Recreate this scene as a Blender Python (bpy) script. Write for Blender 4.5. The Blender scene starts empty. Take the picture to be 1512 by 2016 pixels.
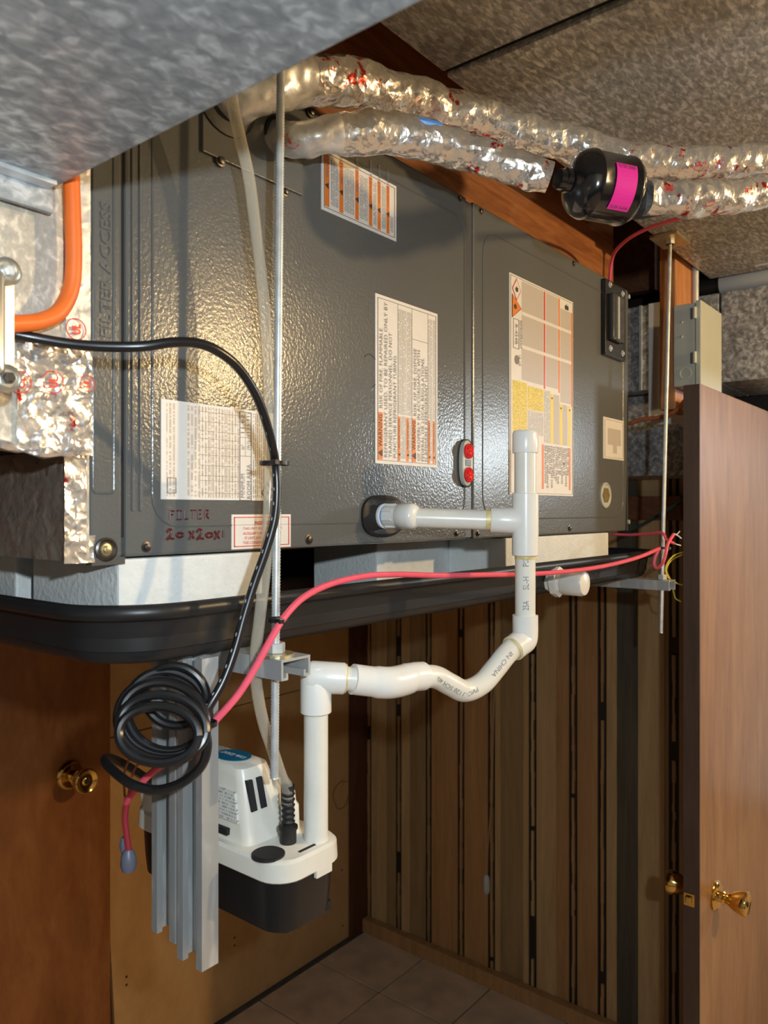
import bpy, bmesh, math, random
from mathutils import Vector, Matrix, noise
random.seed(7)
scene = bpy.context.scene
COL = scene.collection
PI = math.pi
# ------------------------------------------------------------------ camera
# world X runs along the air handler's long face, Y runs into the closet, Z is up; the lens is at (0, 0, H)
H = 1.757
ANG = math.radians(38.9)
FPX, CX, CY = 1530.0, 756.0, 1005.0
FW = Vector((math.cos(ANG), math.sin(ANG), 0)); RT = Vector((math.sin(ANG), -math.cos(ANG), 0))
cam = bpy.data.cameras.new('camera'); camo = bpy.data.objects.new('camera', cam); COL.objects.link(camo)
cam.sensor_fit = 'VERTICAL'; cam.sensor_height = 36.0; cam.lens = 36.0 * FPX / 2016.0
cam.shift_y = -(1008 - CY) / 2016.0 * 1.0
cam.clip_start = 0.02; cam.clip_end = 50
camo.matrix_world = Matrix(((RT.x, 0, -FW.x, 0), (RT.y, 0, -FW.y, 0), (0, 1, 0, H), (0, 0, 0, 1)))
cam.dof.use_dof = True; cam.dof.focus_distance = 1.05; cam.dof.aperture_fstop = 9.0
scene.camera = camo
# ------------------------------------------------------------------ world and light
w = bpy.data.worlds.new('world'); scene.world = w; w.use_nodes = True
w.node_tree.nodes['Background'].inputs[0].default_value = (0.55, 0.60, 0.65, 1)
w.node_tree.nodes['Background'].inputs[1].default_value = 0.06
vs = scene.view_settings
vs.view_transform = 'Standard'; vs.look = 'None'; vs.gamma = 1.0; vs.exposure = 0.0
try: vs.use_curve_mapping = False
except Exception: pass
def lamp(name, kind, loc, power, colour, size, target=None, spot=None):
    l = bpy.data.lights.new(name, kind); l.energy = power; l.color = colour
    o = bpy.data.objects.new(name, l); COL.objects.link(o); o.location = loc
    if kind == 'AREA': l.shape = 'RECTANGLE'; l.size = size[0]; l.size_y = size[1]
    else: l.shadow_soft_size = size
    if spot: l.spot_size = math.radians(spot); l.spot_blend = 0.6
    if target: o.rotation_euler = (Vector(target) - Vector(loc)).to_track_quat('-Z', 'Y').to_euler()
    return o
lamp('headlamp', 'POINT', (0.0, -0.17, H + 0.108), 27.0, (0.82, 0.93, 1.0), 0.012)            # hand-held white light by the phone
lamp('bulb', 'POINT', (1.77, -0.87, H + 0.50), 66.0, (1.0, 0.69, 0.34), 0.03)               # warm room bulb to the right
lamp('window_daylight', 'AREA', (4.85, -1.69, H + 0.42), 30.0, (0.84, 0.94, 1.0), (0.26, 0.26), (1.1, 0.66, H + 0.1))  # small window far right
lamp('doorway_daylight', 'AREA', (4.9, -0.05, 1.12), 1.7, (0.86, 0.95, 1.0), (0.95, 2.1), (0.0, -0.05, 1.12))  # daylit glass door at the far end of the room
# ------------------------------------------------------------------ pixel -> world (each thing on its own real plane)
def ray(px, py):
    return FW + RT * ((px - CX) / FPX) + Vector((0, 0, (CY - py) / FPX))
def atY(px, py, Y): v = ray(px, py); s = Y / v.y; return Vector((v.x*s, Y, H + v.z*s))
def atX(px, py, X): v = ray(px, py); s = X / v.x; return Vector((X, v.y*s, H + v.z*s))
def atZ(px, py, Z): v = ray(px, py); s = (Z - H) / v.z; return Vector((v.x*s, v.y*s, Z))
def atd(px, py, d): v = ray(px, py) * d; return Vector((v.x, v.y, H + v.z))
# ------------------------------------------------------------------ materials
MATS = {}
class NT:
    def __init__(s, name):
        s.m = bpy.data.materials.new(name); s.m.use_nodes = True; s.t = s.m.node_tree
        s.b = s.t.nodes['Principled BSDF']; s.co = None
    def n(s, typ, **kw):
        nd = s.t.nodes.new(typ)
        for k, v in kw.items():
            if k in nd.inputs: nd.inputs[k].default_value = v
            else: setattr(nd, k, v)
        return nd
    def l(s, a, b): s.t.links.new(a, b)
    def coord(s, scale=(1, 1, 1)):
        c = s.n('ShaderNodeTexCoord'); mp = s.n('ShaderNodeMapping'); mp.inputs['Scale'].default_value = scale
        s.l(c.outputs['Object'], mp.inputs['Vector']); return mp.outputs['Vector']
    def noise(s, vec, scale, detail=3, rough=0.5, dist=0.0):
        nd = s.n('ShaderNodeTexNoise'); nd.inputs['Scale'].default_value = scale; nd.inputs['Detail'].default_value = detail
        nd.inputs['Roughness'].default_value = rough; nd.inputs['Distortion'].default_value = dist
        s.l(vec, nd.inputs['Vector']); return nd.outputs['Fac']
    def ramp(s, fac, stops):
        r = s.n('ShaderNodeValToRGB'); e = r.color_ramp.elements
        while len(e) < len(stops): e.new(0.5)
        for i, (p, c) in enumerate(stops):
            e[i].position = p; e[i].color = (*c, 1) if len(c) == 3 else c
        s.l(fac, r.inputs[0]); return r.outputs[0]
    def bump(s, h, strength, dist=0.001):
        b = s.n('ShaderNodeBump'); b.inputs['Strength'].default_value = strength; b.inputs['Distance'].default_value = dist
        s.l(h, b.inputs['Height']); s.l(b.outputs[0], s.b.inputs['Normal'])
    def mth(s, op, a, b=None):
        m = s.n('ShaderNodeMath', operation=op)
        for i, x in enumerate((a, b)):
            if x is None: continue
            if isinstance(x, (int, float)): m.inputs[i].default_value = x
            else: s.l(x, m.inputs[i])
        return m.outputs[0]
def plain(name, col, rough=0.5, metal=0.0, bump=None, var=0.0, vscale=20, spec=0.5, coat=0.0, sub=0.0):
    if name in MATS: return MATS[name]
    t = NT(name); b = t.b
    b.inputs['Base Color'].default_value = (*col, 1); b.inputs['Roughness'].default_value = rough; b.inputs['Metallic'].default_value = metal
    b.inputs['Specular IOR Level'].default_value = spec; b.inputs['Coat Weight'].default_value = coat; b.inputs['Coat Roughness'].default_value = 0.15
    v = t.coord()
    if var:
        f = t.noise(v, vscale, 4)
        lo = tuple(c*(1-var) for c in col); hi = tuple(min(1, c*(1+var)) for c in col)
        t.l(t.ramp(f, [(0.3, lo), (0.7, hi)]), b.inputs['Base Color'])
    if bump: t.bump(t.noise(v, bump[0], 2), bump[1], bump[2] if len(bump) > 2 else 0.001)
    MATS[name] = t.m; return t.m
def galv(name, lo, hi, scale, stretch=(1, 1, 1), rough=0.42, metal=0.75):
    t = NT(name); b = t.b; v = t.coord(stretch)
    f1 = t.noise(v, scale, 2, 0.5, 0.6)
    vo = t.n('ShaderNodeTexVoronoi'); vo.inputs['Scale'].default_value = scale*0.9; t.l(v, vo.inputs['Vector'])
    sep = t.n('ShaderNodeSeparateColor'); t.l(vo.outputs['Color'], sep.inputs[0])
    f = t.mth('ADD', t.mth('MULTIPLY', f1, 0.86), t.mth('MULTIPLY', sep.outputs[0], 0.14))
    mid = tuple((a+c)/2*0.85 for a, c in zip(lo, hi))
    t.l(t.ramp(f, [(0.34, lo), (0.52, mid), (0.68, hi)]), b.inputs['Base Color'])
    rr = t.ramp(f, [(0.3, (rough+0.12,)*3), (0.7, (rough-0.10,)*3)]); t.l(rr, b.inputs['Roughness'])
    b.inputs['Metallic'].default_value = metal
    t.bump(f1, 0.12, 0.002)
    return t.m
def wood(name, lo, mid, hi, stretch, scale=9, rough=0.4, coat=0.0, spec=0.5):
    t = NT(name); b = t.b; v = t.coord(stretch)
    f = t.noise(v, scale, 6, 0.6, 0.8); g = t.noise(v, scale*6, 3, 0.6, 0.2)
    s = t.mth('ADD', t.mth('MULTIPLY', f, 0.72), t.mth('MULTIPLY', g, 0.28))
    t.l(t.ramp(s, [(0.33, lo), (0.5, mid), (0.68, hi)]), b.inputs['Base Color'])
    b.inputs['Roughness'].default_value = rough; b.inputs['Specular IOR Level'].default_value = spec
    b.inputs['Coat Weight'].default_value = coat; b.inputs['Coat Roughness'].default_value = 0.25
    t.bump(g, 0.08, 0.001)
    return t.m
def foil(name, col=(0.86, 0.85, 0.82), scale=45, red=0.0, rough=0.2, bs=0.7, metal=0.8):
    t = NT(name); b = t.b; v = t.coord()
    a = t.noise(v, scale, 3, 0.6, 1.2); c = t.noise(v, scale*4, 2, 0.5, 0.5)
    wv = t.n('ShaderNodeMix', data_type='VECTOR'); wv.inputs[0].default_value = 0.03; t.l(v, wv.inputs[4])
    nz = t.n('ShaderNodeTexNoise'); nz.inputs['Scale'].default_value = scale*2.0; t.l(v, nz.inputs['Vector']); t.l(nz.outputs['Color'], wv.inputs[5])
    vo = t.n('ShaderNodeTexVoronoi'); vo.inputs['Scale'].default_value = scale*2.6; t.l(wv.outputs[1], vo.inputs['Vector'])
    h = t.mth('ADD', t.mth('ADD', t.mth('MULTIPLY', a, 0.45), t.mth('MULTIPLY', c, 0.15)), t.mth('MULTIPLY', vo.outputs['Distance'], 0.55))
    t.bump(h, bs, 0.006)
    b.inputs['Metallic'].default_value = metal
    t.l(t.ramp(c, [(0.3, (rough*0.7,)*3), (0.75, (rough*1.6,)*3)]), b.inputs['Roughness'])
    if red:
        v2 = t.coord((1, 1, 1)); r = t.noise(v2, 34, 2, 0.5, 0.4); r2 = t.noise(v2, 140, 2, 0.6)
        msk = t.ramp(t.mth('ADD', t.mth('MULTIPLY', r, 0.72), t.mth('MULTIPLY', r2, 0.28)), [(0.62-red*0.1, (0, 0, 0)), (0.66-red*0.1, (1, 1, 1))])
        mx = t.n('ShaderNodeMix', data_type='RGBA'); t.l(msk, mx.inputs[0]); mx.inputs[6].default_value = (*col, 1); mx.inputs[7].default_value = (0.62, 0.06, 0.05, 1)
        t.l(mx.outputs[2], b.inputs['Base Color'])
    else: b.inputs['Base Color'].default_value = (*col, 1)
    return t.m
def fineprint(name, paper, ink, pitch=0.003, along='Z', dens=0.5, run=260):
    """small illegible type: broken rows of ink on paper"""
    t = NT(name); c = t.n('ShaderNodeTexCoord'); sp = t.n('ShaderNodeSeparateXYZ'); t.l(c.outputs['Object'], sp.inputs[0])
    ac, al = {'Z': ('X', 'Z'), 'X': ('Z', 'X'), 'Y': ('Z', 'Y')}[along]
    row = t.mth('DIVIDE', sp.outputs[ac], pitch); fr = t.mth('FRACT', row); fl = t.mth('FLOOR', row)
    cb = t.n('ShaderNodeCombineXYZ'); t.l(t.mth('MULTIPLY', sp.outputs[al], run), cb.inputs[0]); t.l(t.mth('MULTIPLY', fl, 7.31), cb.inputs[1])
    nz = t.n('ShaderNodeTexNoise'); nz.inputs['Scale'].default_value = 1.0; nz.inputs['Detail'].default_value = 2; t.l(cb.outputs[0], nz.inputs['Vector'])
    on = t.mth('MULTIPLY', t.mth('GREATER_THAN', nz.outputs['Fac'], 1-dens), t.mth('MULTIPLY', t.mth('GREATER_THAN', fr, 0.25), t.mth('LESS_THAN', fr, 0.8)))
    mx = t.n('ShaderNodeMix', data_type='RGBA'); t.l(t.mth('MULTIPLY', on, 0.8), mx.inputs[0]); mx.inputs[6].default_value = (*paper, 1); mx.inputs[7].default_value = (*ink, 1)
    t.l(mx.outputs[2], t.b.inputs['Base Color']); t.b.inputs['Roughness'].default_value = 0.45
    return t.m
M = {}
M['paint'] = plain('grey_paint', (0.118, 0.122, 0.119), 0.24, 0.0, (280, 0.5, 0.0005), 0.05, 5, 0.30)
M['paint_peel'] = plain('grey_textured_paint', (0.120, 0.123, 0.120), 0.20, 0.0, (260, 0.6, 0.0006), 0.05, 5, 0.30)
M['paint_edge'] = plain('grey_edge_paint', (0.085, 0.087, 0.086), 0.3, 0.0, (300, 0.2), 0.04, 5, 0.5)
M['gap'] = plain('dark_gap', (0.012, 0.012, 0.014), 0.7)
M['galv_near'] = galv('galvanised_steel_near', (0.26, 0.29, 0.32), (0.62, 0.68, 0.73), 100, (0.75, 1.0, 1), 0.5, 0.45)
M['galv_big'] = galv('galvanised_steel_trunk', (0.27, 0.255, 0.22), (0.74, 0.71, 0.64), 150, (0.4, 1, 1), 0.42, 0.35)
M['galv_back'] = galv('galvanised_steel_branch', (0.20, 0.20, 0.20), (0.72, 0.72, 0.72), 85, (1, 1, 1), 0.5, 0.4)
M['galv_plenum'] = galv('galvanised_steel_plenum', (0.42, 0.39, 0.33), (0.78, 0.73, 0.62), 150, (1, 1, 0.8), 0.55, 0.3)
M['zinc'] = plain('zinc_rod', (0.62, 0.66, 0.67), 0.40, 0.5, (160, 0.15), 0.15, 60)
M['strut'] = galv('zinc_strut', (0.44, 0.47, 0.48), (0.76, 0.78, 0.77), 40, (1, 1, 0.3), 0.42, 0.45)
M['brass_zinc'] = plain('yellow_zinc', (0.62, 0.55, 0.34), 0.35, 0.9, (150, 0.1), 0.1, 40)
M['screw'] = plain('screw_steel', (0.10, 0.09, 0.08), 0.35, 0.8, None, 0.2, 200)
M['foil'] = foil('foil_wrap', (0.92, 0.90, 0.86), 22, 0.0, 0.22, 0.75, 0.85)
M['foil_red'] = foil('foil_tape_printed', (0.92, 0.89, 0.84), 22, 0.30, 0.22, 0.75, 0.85)
M['foil_flat'] = foil('foil_tape_flat', (0.84, 0.83, 0.80), 22, 0.0, 0.34, 0.22, 0.65)
M['foil_side'] = foil('foil_side', (0.46, 0.38, 0.31), 22, 0.0, 0.3, 0.6, 0.7)  # plain foil; brown base colour paints in the side's shade and reflected wood
M['red_print'] = plain('red_print', (0.68, 0.06, 0.04), 0.4)
M['black'] = plain('black_plastic', (0.012, 0.012, 0.013), 0.33, 0.0, (90, 0.05), 0.1, 30)
M['pan'] = plain('pan_plastic', (0.018, 0.018, 0.019), 0.38, 0.0, (60, 0.06), 0.12, 20, 0.5)
M['black_gloss'] = plain('black_enamel', (0.008, 0.008, 0.009), 0.13, 0.0, None, 0.1, 30, 0.6, 0.6)
M['cable'] = plain('black_cable_jacket', (0.010, 0.010, 0.011), 0.28, 0.0, (70, 0.05), 0.1, 30, 0.6)
M['rubber'] = plain('rubber', (0.014, 0.014, 0.014), 0.55, 0.0, (120, 0.1), 0.1, 40)
M['pvc'] = plain('pvc_white', (0.80, 0.79, 0.72), 0.28, 0.0, (40, 0.05), 0.04, 30, 0.5)
M['pvc_fit'] = plain('pvc_fitting', (0.84, 0.84, 0.80), 0.26, 0.0, (40, 0.04), 0.03, 30, 0.5)
M['pvc_glue'] = plain('pvc_cement', (0.72, 0.60, 0.28), 0.35, 0.0, None, 0.2, 90)
M['pvc_ink'] = plain('pvc_ink', (0.22, 0.22, 0.22), 0.5)
M['ptfe'] = plain('blue_sealant', (0.10, 0.32, 0.85), 0.4)
M['pump_white'] = plain('pump_cover_plastic', (0.78, 0.76, 0.68), 0.33, 0.0, (200, 0.08), 0.03, 30)
M['pump_label'] = fineprint('pump_label_print', (0.74, 0.75, 0.72), (0.30, 0.30, 0.30), 0.0036, 'Y', 0.50, 420)
M['blue_print'] = plain('blue_print', (0.01, 0.16, 0.30), 0.35)
M['white_print'] = plain('white_print', (0.82, 0.84, 0.82), 0.4)
M['foam'] = plain('white_foam', (0.74, 0.77, 0.76), 0.6, 0.0, (150, 0.6, 0.002), 0.04, 60)
M['orange_hose'] = plain('orange_hose', (0.80, 0.155, 0.02), 0.45, 0.0, (60, 0.1), 0.08, 40)
M['copper_flex'] = plain('orange_flex', (0.42, 0.13, 0.05), 0.45, 0.0, None, 0.1, 60)
M['pink'] = plain('pink_cable', (0.86, 0.105, 0.17), 0.42, 0.0, (60, 0.1), 0.06, 60)
M['red_cable'] = plain('red_cable', (0.34, 0.025, 0.04), 0.45, 0.0, (60, 0.1), 0.06, 60)
M['yellow'] = plain('yellow_wire', (0.75, 0.58, 0.06), 0.4)
M['green'] = plain('green_wire', (0.03, 0.06, 0.045), 0.4)
M['white_wire'] = plain('white_wire', (0.8, 0.78, 0.72), 0.4)
M['bluegrey'] = plain('blue_grey_wire', (0.13, 0.14, 0.19), 0.4)
M['magenta'] = plain('magenta_label', (0.88, 0.03, 0.36), 0.4)
M['box_grey'] = plain('enclosure_grey', (0.52, 0.54, 0.47), 0.42, 0.0, (120, 0.06), 0.03, 20)
M['cast'] = plain('cast_metal', (0.68, 0.66, 0.58), 0.3, 0.9, (30, 0.15, 0.002), 0.08, 30)
M['brass'] = plain('polished_brass', (0.80, 0.54, 0.17), 0.12, 1.0, None, 0.06, 60)
M['paper'] = plain('label_paper', (0.80, 0.77, 0.72), 0.45, 0.0, None, 0.02, 60)
M['paper_print'] = fineprint('label_fine_print', (0.78, 0.75, 0.70), (0.24, 0.22, 0.20), 0.0030, 'Z', 0.60, 420)
M['paper_table'] = fineprint('label_table_print', (0.80, 0.74, 0.66), (0.52, 0.42, 0.33), 0.0045, 'Z', 0.55, 300)
M['paper_dense'] = fineprint('label_dense_print', (0.70, 0.64, 0.58), (0.36, 0.32, 0.28), 0.0024, 'Z', 0.72, 500)
M['orange_print'] = plain('orange_print', (0.82, 0.22, 0.03), 0.45, 0, None, 0.05, 80)
M['yellow_print'] = fineprint('yellow_panel_print', (0.84, 0.66, 0.05), (0.35, 0.27, 0.03), 0.0032, 'Z', 0.5, 420)
M['yellow_band'] = plain('yellow_band', (0.84, 0.66, 0.05), 0.45)
M['ink'] = plain('black_ink', (0.05, 0.045, 0.04), 0.5)
M['ink_soft'] = plain('soft_ink', (0.22, 0.19, 0.17), 0.5)
M['marker'] = plain('marker_ink', (0.10, 0.012, 0.012), 0.4)
M['smoke'] = plain('smoked_window', (0.05, 0.05, 0.05), 0.08, 0.0, None, 0.0, 10, 0.6, 0.5)
M['amber'] = plain('amber_glass', (0.26, 0.20, 0.08), 0.15, 0.0, None, 0.2, 60, 0.6)
M['redplug'] = plain('red_plug', (0.78, 0.03, 0.03), 0.35, 0.0, None, 0.08, 90)
M['lightgrey'] = plain('light_grey_plastic', (0.50, 0.52, 0.48), 0.4)
M['beam'] = wood('beam_pine', (0.19, 0.060, 0.016), (0.30, 0.105, 0.030), (0.42, 0.165, 0.055), (0.6, 6, 6), 9, 0.5)
M['post'] = wood('post_pine', (0.36, 0.13, 0.04), (0.52, 0.22, 0.075), (0.64, 0.32, 0.13), (6, 6, 0.6), 9, 0.5)
M['joist'] = wood('joist_wood', (0.10, 0.035, 0.012), (0.15, 0.055, 0.02), (0.22, 0.09, 0.035), (0.6, 6, 6), 9, 0.6)
M['door'] = wood('door_veneer', (0.22, 0.098, 0.034), (0.31, 0.15, 0.056), (0.40, 0.22, 0.095), (3.0, 3.0, 0.5), 5, 0.38, 0.45)
M['door_left'] = wood('door_veneer_dark', (0.22, 0.075, 0.020), (0.30, 0.108, 0.028), (0.38, 0.15, 0.045), (2.2, 2.2, 0.7), 5, 0.36, 0.3)
M['door_edge'] = wood('door_edge_wood', (0.055, 0.030, 0.020), (0.075, 0.042, 0.028), (0.10, 0.058, 0.04), (6, 6, 0.5), 8, 0.5)
M['plank_a'] = wood('panel_plank_tan', (0.40, 0.26, 0.115), (0.50, 0.33, 0.15), (0.58, 0.40, 0.19), (5, 5, 0.35), 7, 0.5)
M['plank_b'] = wood('panel_plank_brown', (0.33, 0.175, 0.065), (0.42, 0.23, 0.09), (0.50, 0.29, 0.12), (5, 5, 0.35), 7, 0.5)
M['plank_c'] = wood('panel_plank_olive', (0.24, 0.155, 0.068), (0.32, 0.21, 0.095), (0.39, 0.26, 0.125), (5, 5, 0.35), 7, 0.5)
M['plank_d'] = wood('panel_plank_dark', (0.050, 0.046, 0.032), (0.085, 0.075, 0.050), (0.13, 0.105, 0.065), (5, 5, 0.35), 7, 0.5)
M['groove'] = plain('groove_black', (0.020, 0.013, 0.008), 0.7)
M['tan'] = wood('tan_panel', (0.52, 0.30, 0.12), (0.58, 0.35, 0.145), (0.64, 0.40, 0.18), (1.5, 1.5, 1.0), 4, 0.55)
M['trim'] = wood('dark_trim', (0.060, 0.020, 0.010), (0.095, 0.033, 0.016), (0.14, 0.055, 0.028), (6, 6, 0.5), 8, 0.45)
M['tile'] = plain('floor_tile', (0.66, 0.49, 0.33), 0.55, 0.0, (70, 0.15), 0.22, 9)
M['grout'] = plain('floor_joint', (0.13, 0.105, 0.08), 0.8, 0.0, None, 0.2, 30)
M['wallpaint'] = plain('room_wall_paint', (0.62, 0.58, 0.52), 0.7, 0.0, None, 0.05, 3)
M['ceil'] = plain('subfloor_dark', (0.07, 0.03, 0.02), 0.8, 0.0, None, 0.2, 10)
def clear_vinyl():
    t = NT('clear_vinyl'); out = t.t.nodes['Material Output']
    tr = t.n('ShaderNodeBsdfTransparent'); tr.inputs[0].default_value = (0.93, 0.91, 0.84, 1)
    t.b.inputs['Base Color'].default_value = (0.72, 0.67, 0.57, 1); t.b.inputs['Roughness'].default_value = 0.12
    lw = t.n('ShaderNodeLayerWeight'); lw.inputs[0].default_value = 0.35
    mx = t.n('ShaderNodeMixShader'); t.l(t.ramp(lw.outputs['Facing'], [(0.0, (0.30,)*3), (0.5, (0.48,)*3), (1.0, (0.95,)*3)]), mx.inputs[0])
    t.l(tr.outputs[0], mx.inputs[1]); t.l(t.b.outputs[0], mx.inputs[2]); t.l(mx.outputs[0], out.inputs[0]); return t.m
M['vinyl'] = clear_vinyl()
# ------------------------------------------------------------------ mesh helpers
OFF = {}
def link(o, parent=None, loc=None):
    COL.objects.link(o)
    if parent is not None: o.parent = parent
    return o
class MB:
    def __init__(s): s.v = []; s.f = []
    def add(s, vs, fs):
        k = len(s.v); s.v += [Vector(v) for v in vs]; s.f += [tuple(i + k for i in f) for f in fs]; return s
    def box(s, x0, x1, y0, y1, z0, z1, bev=0.0):
        x0, x1 = min(x0, x1), max(x0, x1); y0, y1 = min(y0, y1), max(y0, y1); z0, z1 = min(z0, z1), max(z0, z1)
        bm = bmesh.new(); bmesh.ops.create_cube(bm, size=1)
        for v in bm.verts: v.co = Vector(((x0+x1)/2 + v.co.x*(x1-x0), (y0+y1)/2 + v.co.y*(y1-y0), (z0+z1)/2 + v.co.z*(z1-z0)))
        if bev: bmesh.ops.bevel(bm, geom=list(bm.edges), offset=min(bev, 0.45*min(x1-x0, y1-y0, z1-z0)), segments=2, affect='EDGES', profile=0.6)
        bm.verts.index_update(); s.add([v.co.copy() for v in bm.verts], [[v.index for v in f.verts] for f in bm.faces]); bm.free(); return s
    def lathe(s, o, axis, prof, n=24, up=None):
        """profile = [(distance along axis, radius)]"""
        o = Vector(o); a = Vector(axis).normalized(); u = a.cross(Vector((0, 0, 1)) if abs(a.z) < 0.9 else Vector((1, 0, 0))).normalized(); w_ = a.cross(u)
        vs = []; fs = []
        for (t, r) in prof:
            for i in range(n):
                th = 2*PI*i/n; vs.append(o + a*t + (u*math.cos(th) + w_*math.sin(th))*r)
        for j in range(len(prof)-1):
            for i in range(n):
                i2 = (i+1) % n; fs.append((j*n+i, j*n+i2, (j+1)*n+i2, (j+1)*n+i))
        fs.append(tuple(range(n-1, -1, -1))); fs.append(tuple((len(prof)-1)*n + i for i in range(n)))
        return s.add(vs, fs)
    def cyl(s, a, b, r, n=20, r2=None): 
        a = Vector(a); b = Vector(b); L = (b-a).length; return s.lathe(a, b-a, [(0, r), (L, r if r2 is None else r2)], n)
    def tube(s, path, r, n=12, rough=0.0, nf=30.0, closed_ends=True):
        fr = frames(path); vs = []; fs = []; m = len(fr)
        for j, (p, t, u, w_) in enumerate(fr):
            rr = r(j/(m-1)) if callable(r) else r
            for i in range(n):
                th = 2*PI*i/n; dirv = u*math.cos(th) + w_*math.sin(th); q = p + dirv*rr
                if rough: q += dirv*rough*(noise.noise(q*nf) + 0.5*noise.noise(q*nf*2.3))
                vs.append(q)
        for j in range(m-1):
            for i in range(n):
                i2 = (i+1) % n; fs.append((j*n+i, j*n+i2, (j+1)*n+i2, (j+1)*n+i))
        if closed_ends: fs.append(tuple(range(n-1, -1, -1))); fs.append(tuple((m-1)*n + i for i in range(n)))
        return s.add(vs, fs)
    def prism(s, poly, ext):
        """closed 3D polygon swept by the vector ext"""
        n = len(poly); e = Vector(ext); p = [Vector(q) for q in poly]
        vs = p + [q + e for q in p]; fs = [tuple(range(n))[::-1], tuple(range(n, 2*n))] + [(i, (i+1) % n, n+(i+1) % n, n+i) for i in range(n)]
        return s.add(vs, fs)
    def loft(s, loops, close=True, caps=(True, True)):
        n = len(loops[0]); vs = [Vector(q) for L in loops for q in L]; fs = []
        for j in range(len(loops)-1):
            for i in range(n): i2 = (i+1) % n; fs.append((j*n+i, j*n+i2, (j+1)*n+i2, (j+1)*n+i))
        if caps[0]: fs.append(tuple(range(n-1, -1, -1)))
        if caps[1]: fs.append(tuple((len(loops)-1)*n+i for i in range(n)))
        return s.add(vs, fs)
    def build(s, name, mat, parent=None, smooth=False, sharp=35):
        vs = s.v
        if parent is None:
            lo = Vector((min(v.x for v in vs)+max(v.x for v in vs), min(v.y for v in vs)+max(v.y for v in vs), 2*min(v.z for v in vs)))/2
        else: lo = OFF[parent]
        me = bpy.data.meshes.new(name); me.from_pydata([tuple(v-lo) for v in vs], [], s.f)
        bm = bmesh.new(); bm.from_mesh(me); bmesh.ops.recalc_face_normals(bm, faces=bm.faces)
        if smooth:
            for f in bm.faces: f.smooth = True
            for e in bm.edges:
                if len(e.link_faces) == 2 and e.calc_face_angle(0) > math.radians(sharp): e.smooth = False
        bm.to_mesh(me); bm.free(); me.materials.append(M[mat] if isinstance(mat, str) else mat)
        o = bpy.data.objects.new(name, me); link(o, parent)
        if parent is None: o.location = lo
        OFF[o] = lo; return o
def frames(path):
    pts = [Vector(p) for p in path]; out = []; u = None
    for i, p in enumerate(pts):
        t = (pts[min(i+1, len(pts)-1)] - pts[max(i-1, 0)]).normalized()
        if u is None: u = t.cross(Vector((0, 0, 1)) if abs(t.z) < 0.9 else Vector((1, 0, 0))).normalized()
        else: u = (u - t*u.dot(t)).normalized()
        out.append((p, t, u, t.cross(u)))
    return out
def spline(pts, k=8):
    P = [Vector(p) for p in pts]; P = [P[0]*2-P[1]] + P + [P[-1]*2-P[-2]]; out = []
    for i in range(1, len(P)-2):
        a, b, c, d = P[i-1:i+3]
        for j in range(k):
            t = j/k; out.append(0.5*((2*b) + (c-a)*t + (2*a-5*b+4*c-d)*t*t + (3*b-a-3*c+d)*t**3))
    out.append(P[-2]); return out
def pxpath(pts, k=8): return spline([atd(*p) for p in pts], k)
def thing(name, label, cat, loc, group=None):
    o = bpy.data.objects.new(name, None); COL.objects.link(o); o.location = loc; o.empty_display_size = 0.05
    OFF[o] = Vector(loc); return tag(o, label, cat, group)
def tag(o, label=None, cat=None, group=None, kind=None):
    if label: o['label'] = label
    if cat: o['category'] = cat
    if group: o['group'] = group
    if kind: o['kind'] = kind
    return o
def struct(o, label=None): o['kind'] = 'structure'; return tag(o, label)
def inst(src, name, parent, loc):
    """a copy of a piece (shared mesh) moved by loc"""
    o = src.copy(); o.name = name; COL.objects.link(o); o.parent = parent; o.location = src.location + Vector(loc); OFF[o] = OFF[src]; return o
def text(name, body, mat, parent, fmap, w_, h_, bold=0.0):
    """letter outlines laid on a surface: fmap(u, v) -> point, u in 0..w_, v in 0..h_"""
    cu = bpy.data.curves.new(name, 'FONT'); cu.body = body; cu.size = 1; cu.resolution_u = 2; cu.offset = bold
    cu.space_line = 0.95
    t = bpy.data.objects.new(name, cu); COL.objects.link(t)
    me = bpy.data.meshes.new_from_object(t.evaluated_get(bpy.context.evaluated_depsgraph_get())); bpy.data.objects.remove(t); bpy.data.curves.remove(cu)
    xs = [v.co.x for v in me.vertices]; ys = [v.co.y for v in me.vertices]
    x0, x1, y0, y1 = min(xs), max(xs), min(ys), max(ys); lo = OFF[parent]
    for v in me.vertices: v.co = fmap((v.co.x-x0)/(x1-x0)*w_, (v.co.y-y0)/max(y1-y0, 1e-6)*h_) - lo
    me.materials.clear(); me.materials.append(M[mat]); o = bpy.data.objects.new(name, me); link(o, parent); OFF[o] = lo; return o
def rrect(x0, x1, y0, y1, z, r, n=7):
    pts = []
    for (cx, cy, a0) in ((x1-r, y1-r, 0), (x0+r, y1-r, PI/2), (x0+r, y0+r, PI), (x1-r, y0+r, 1.5*PI)):
        for i in range(n+1): a = a0 + PI/2*i/n; pts.append(Vector((cx + r*math.cos(a), cy + r*math.sin(a), z)))
    return pts
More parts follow.
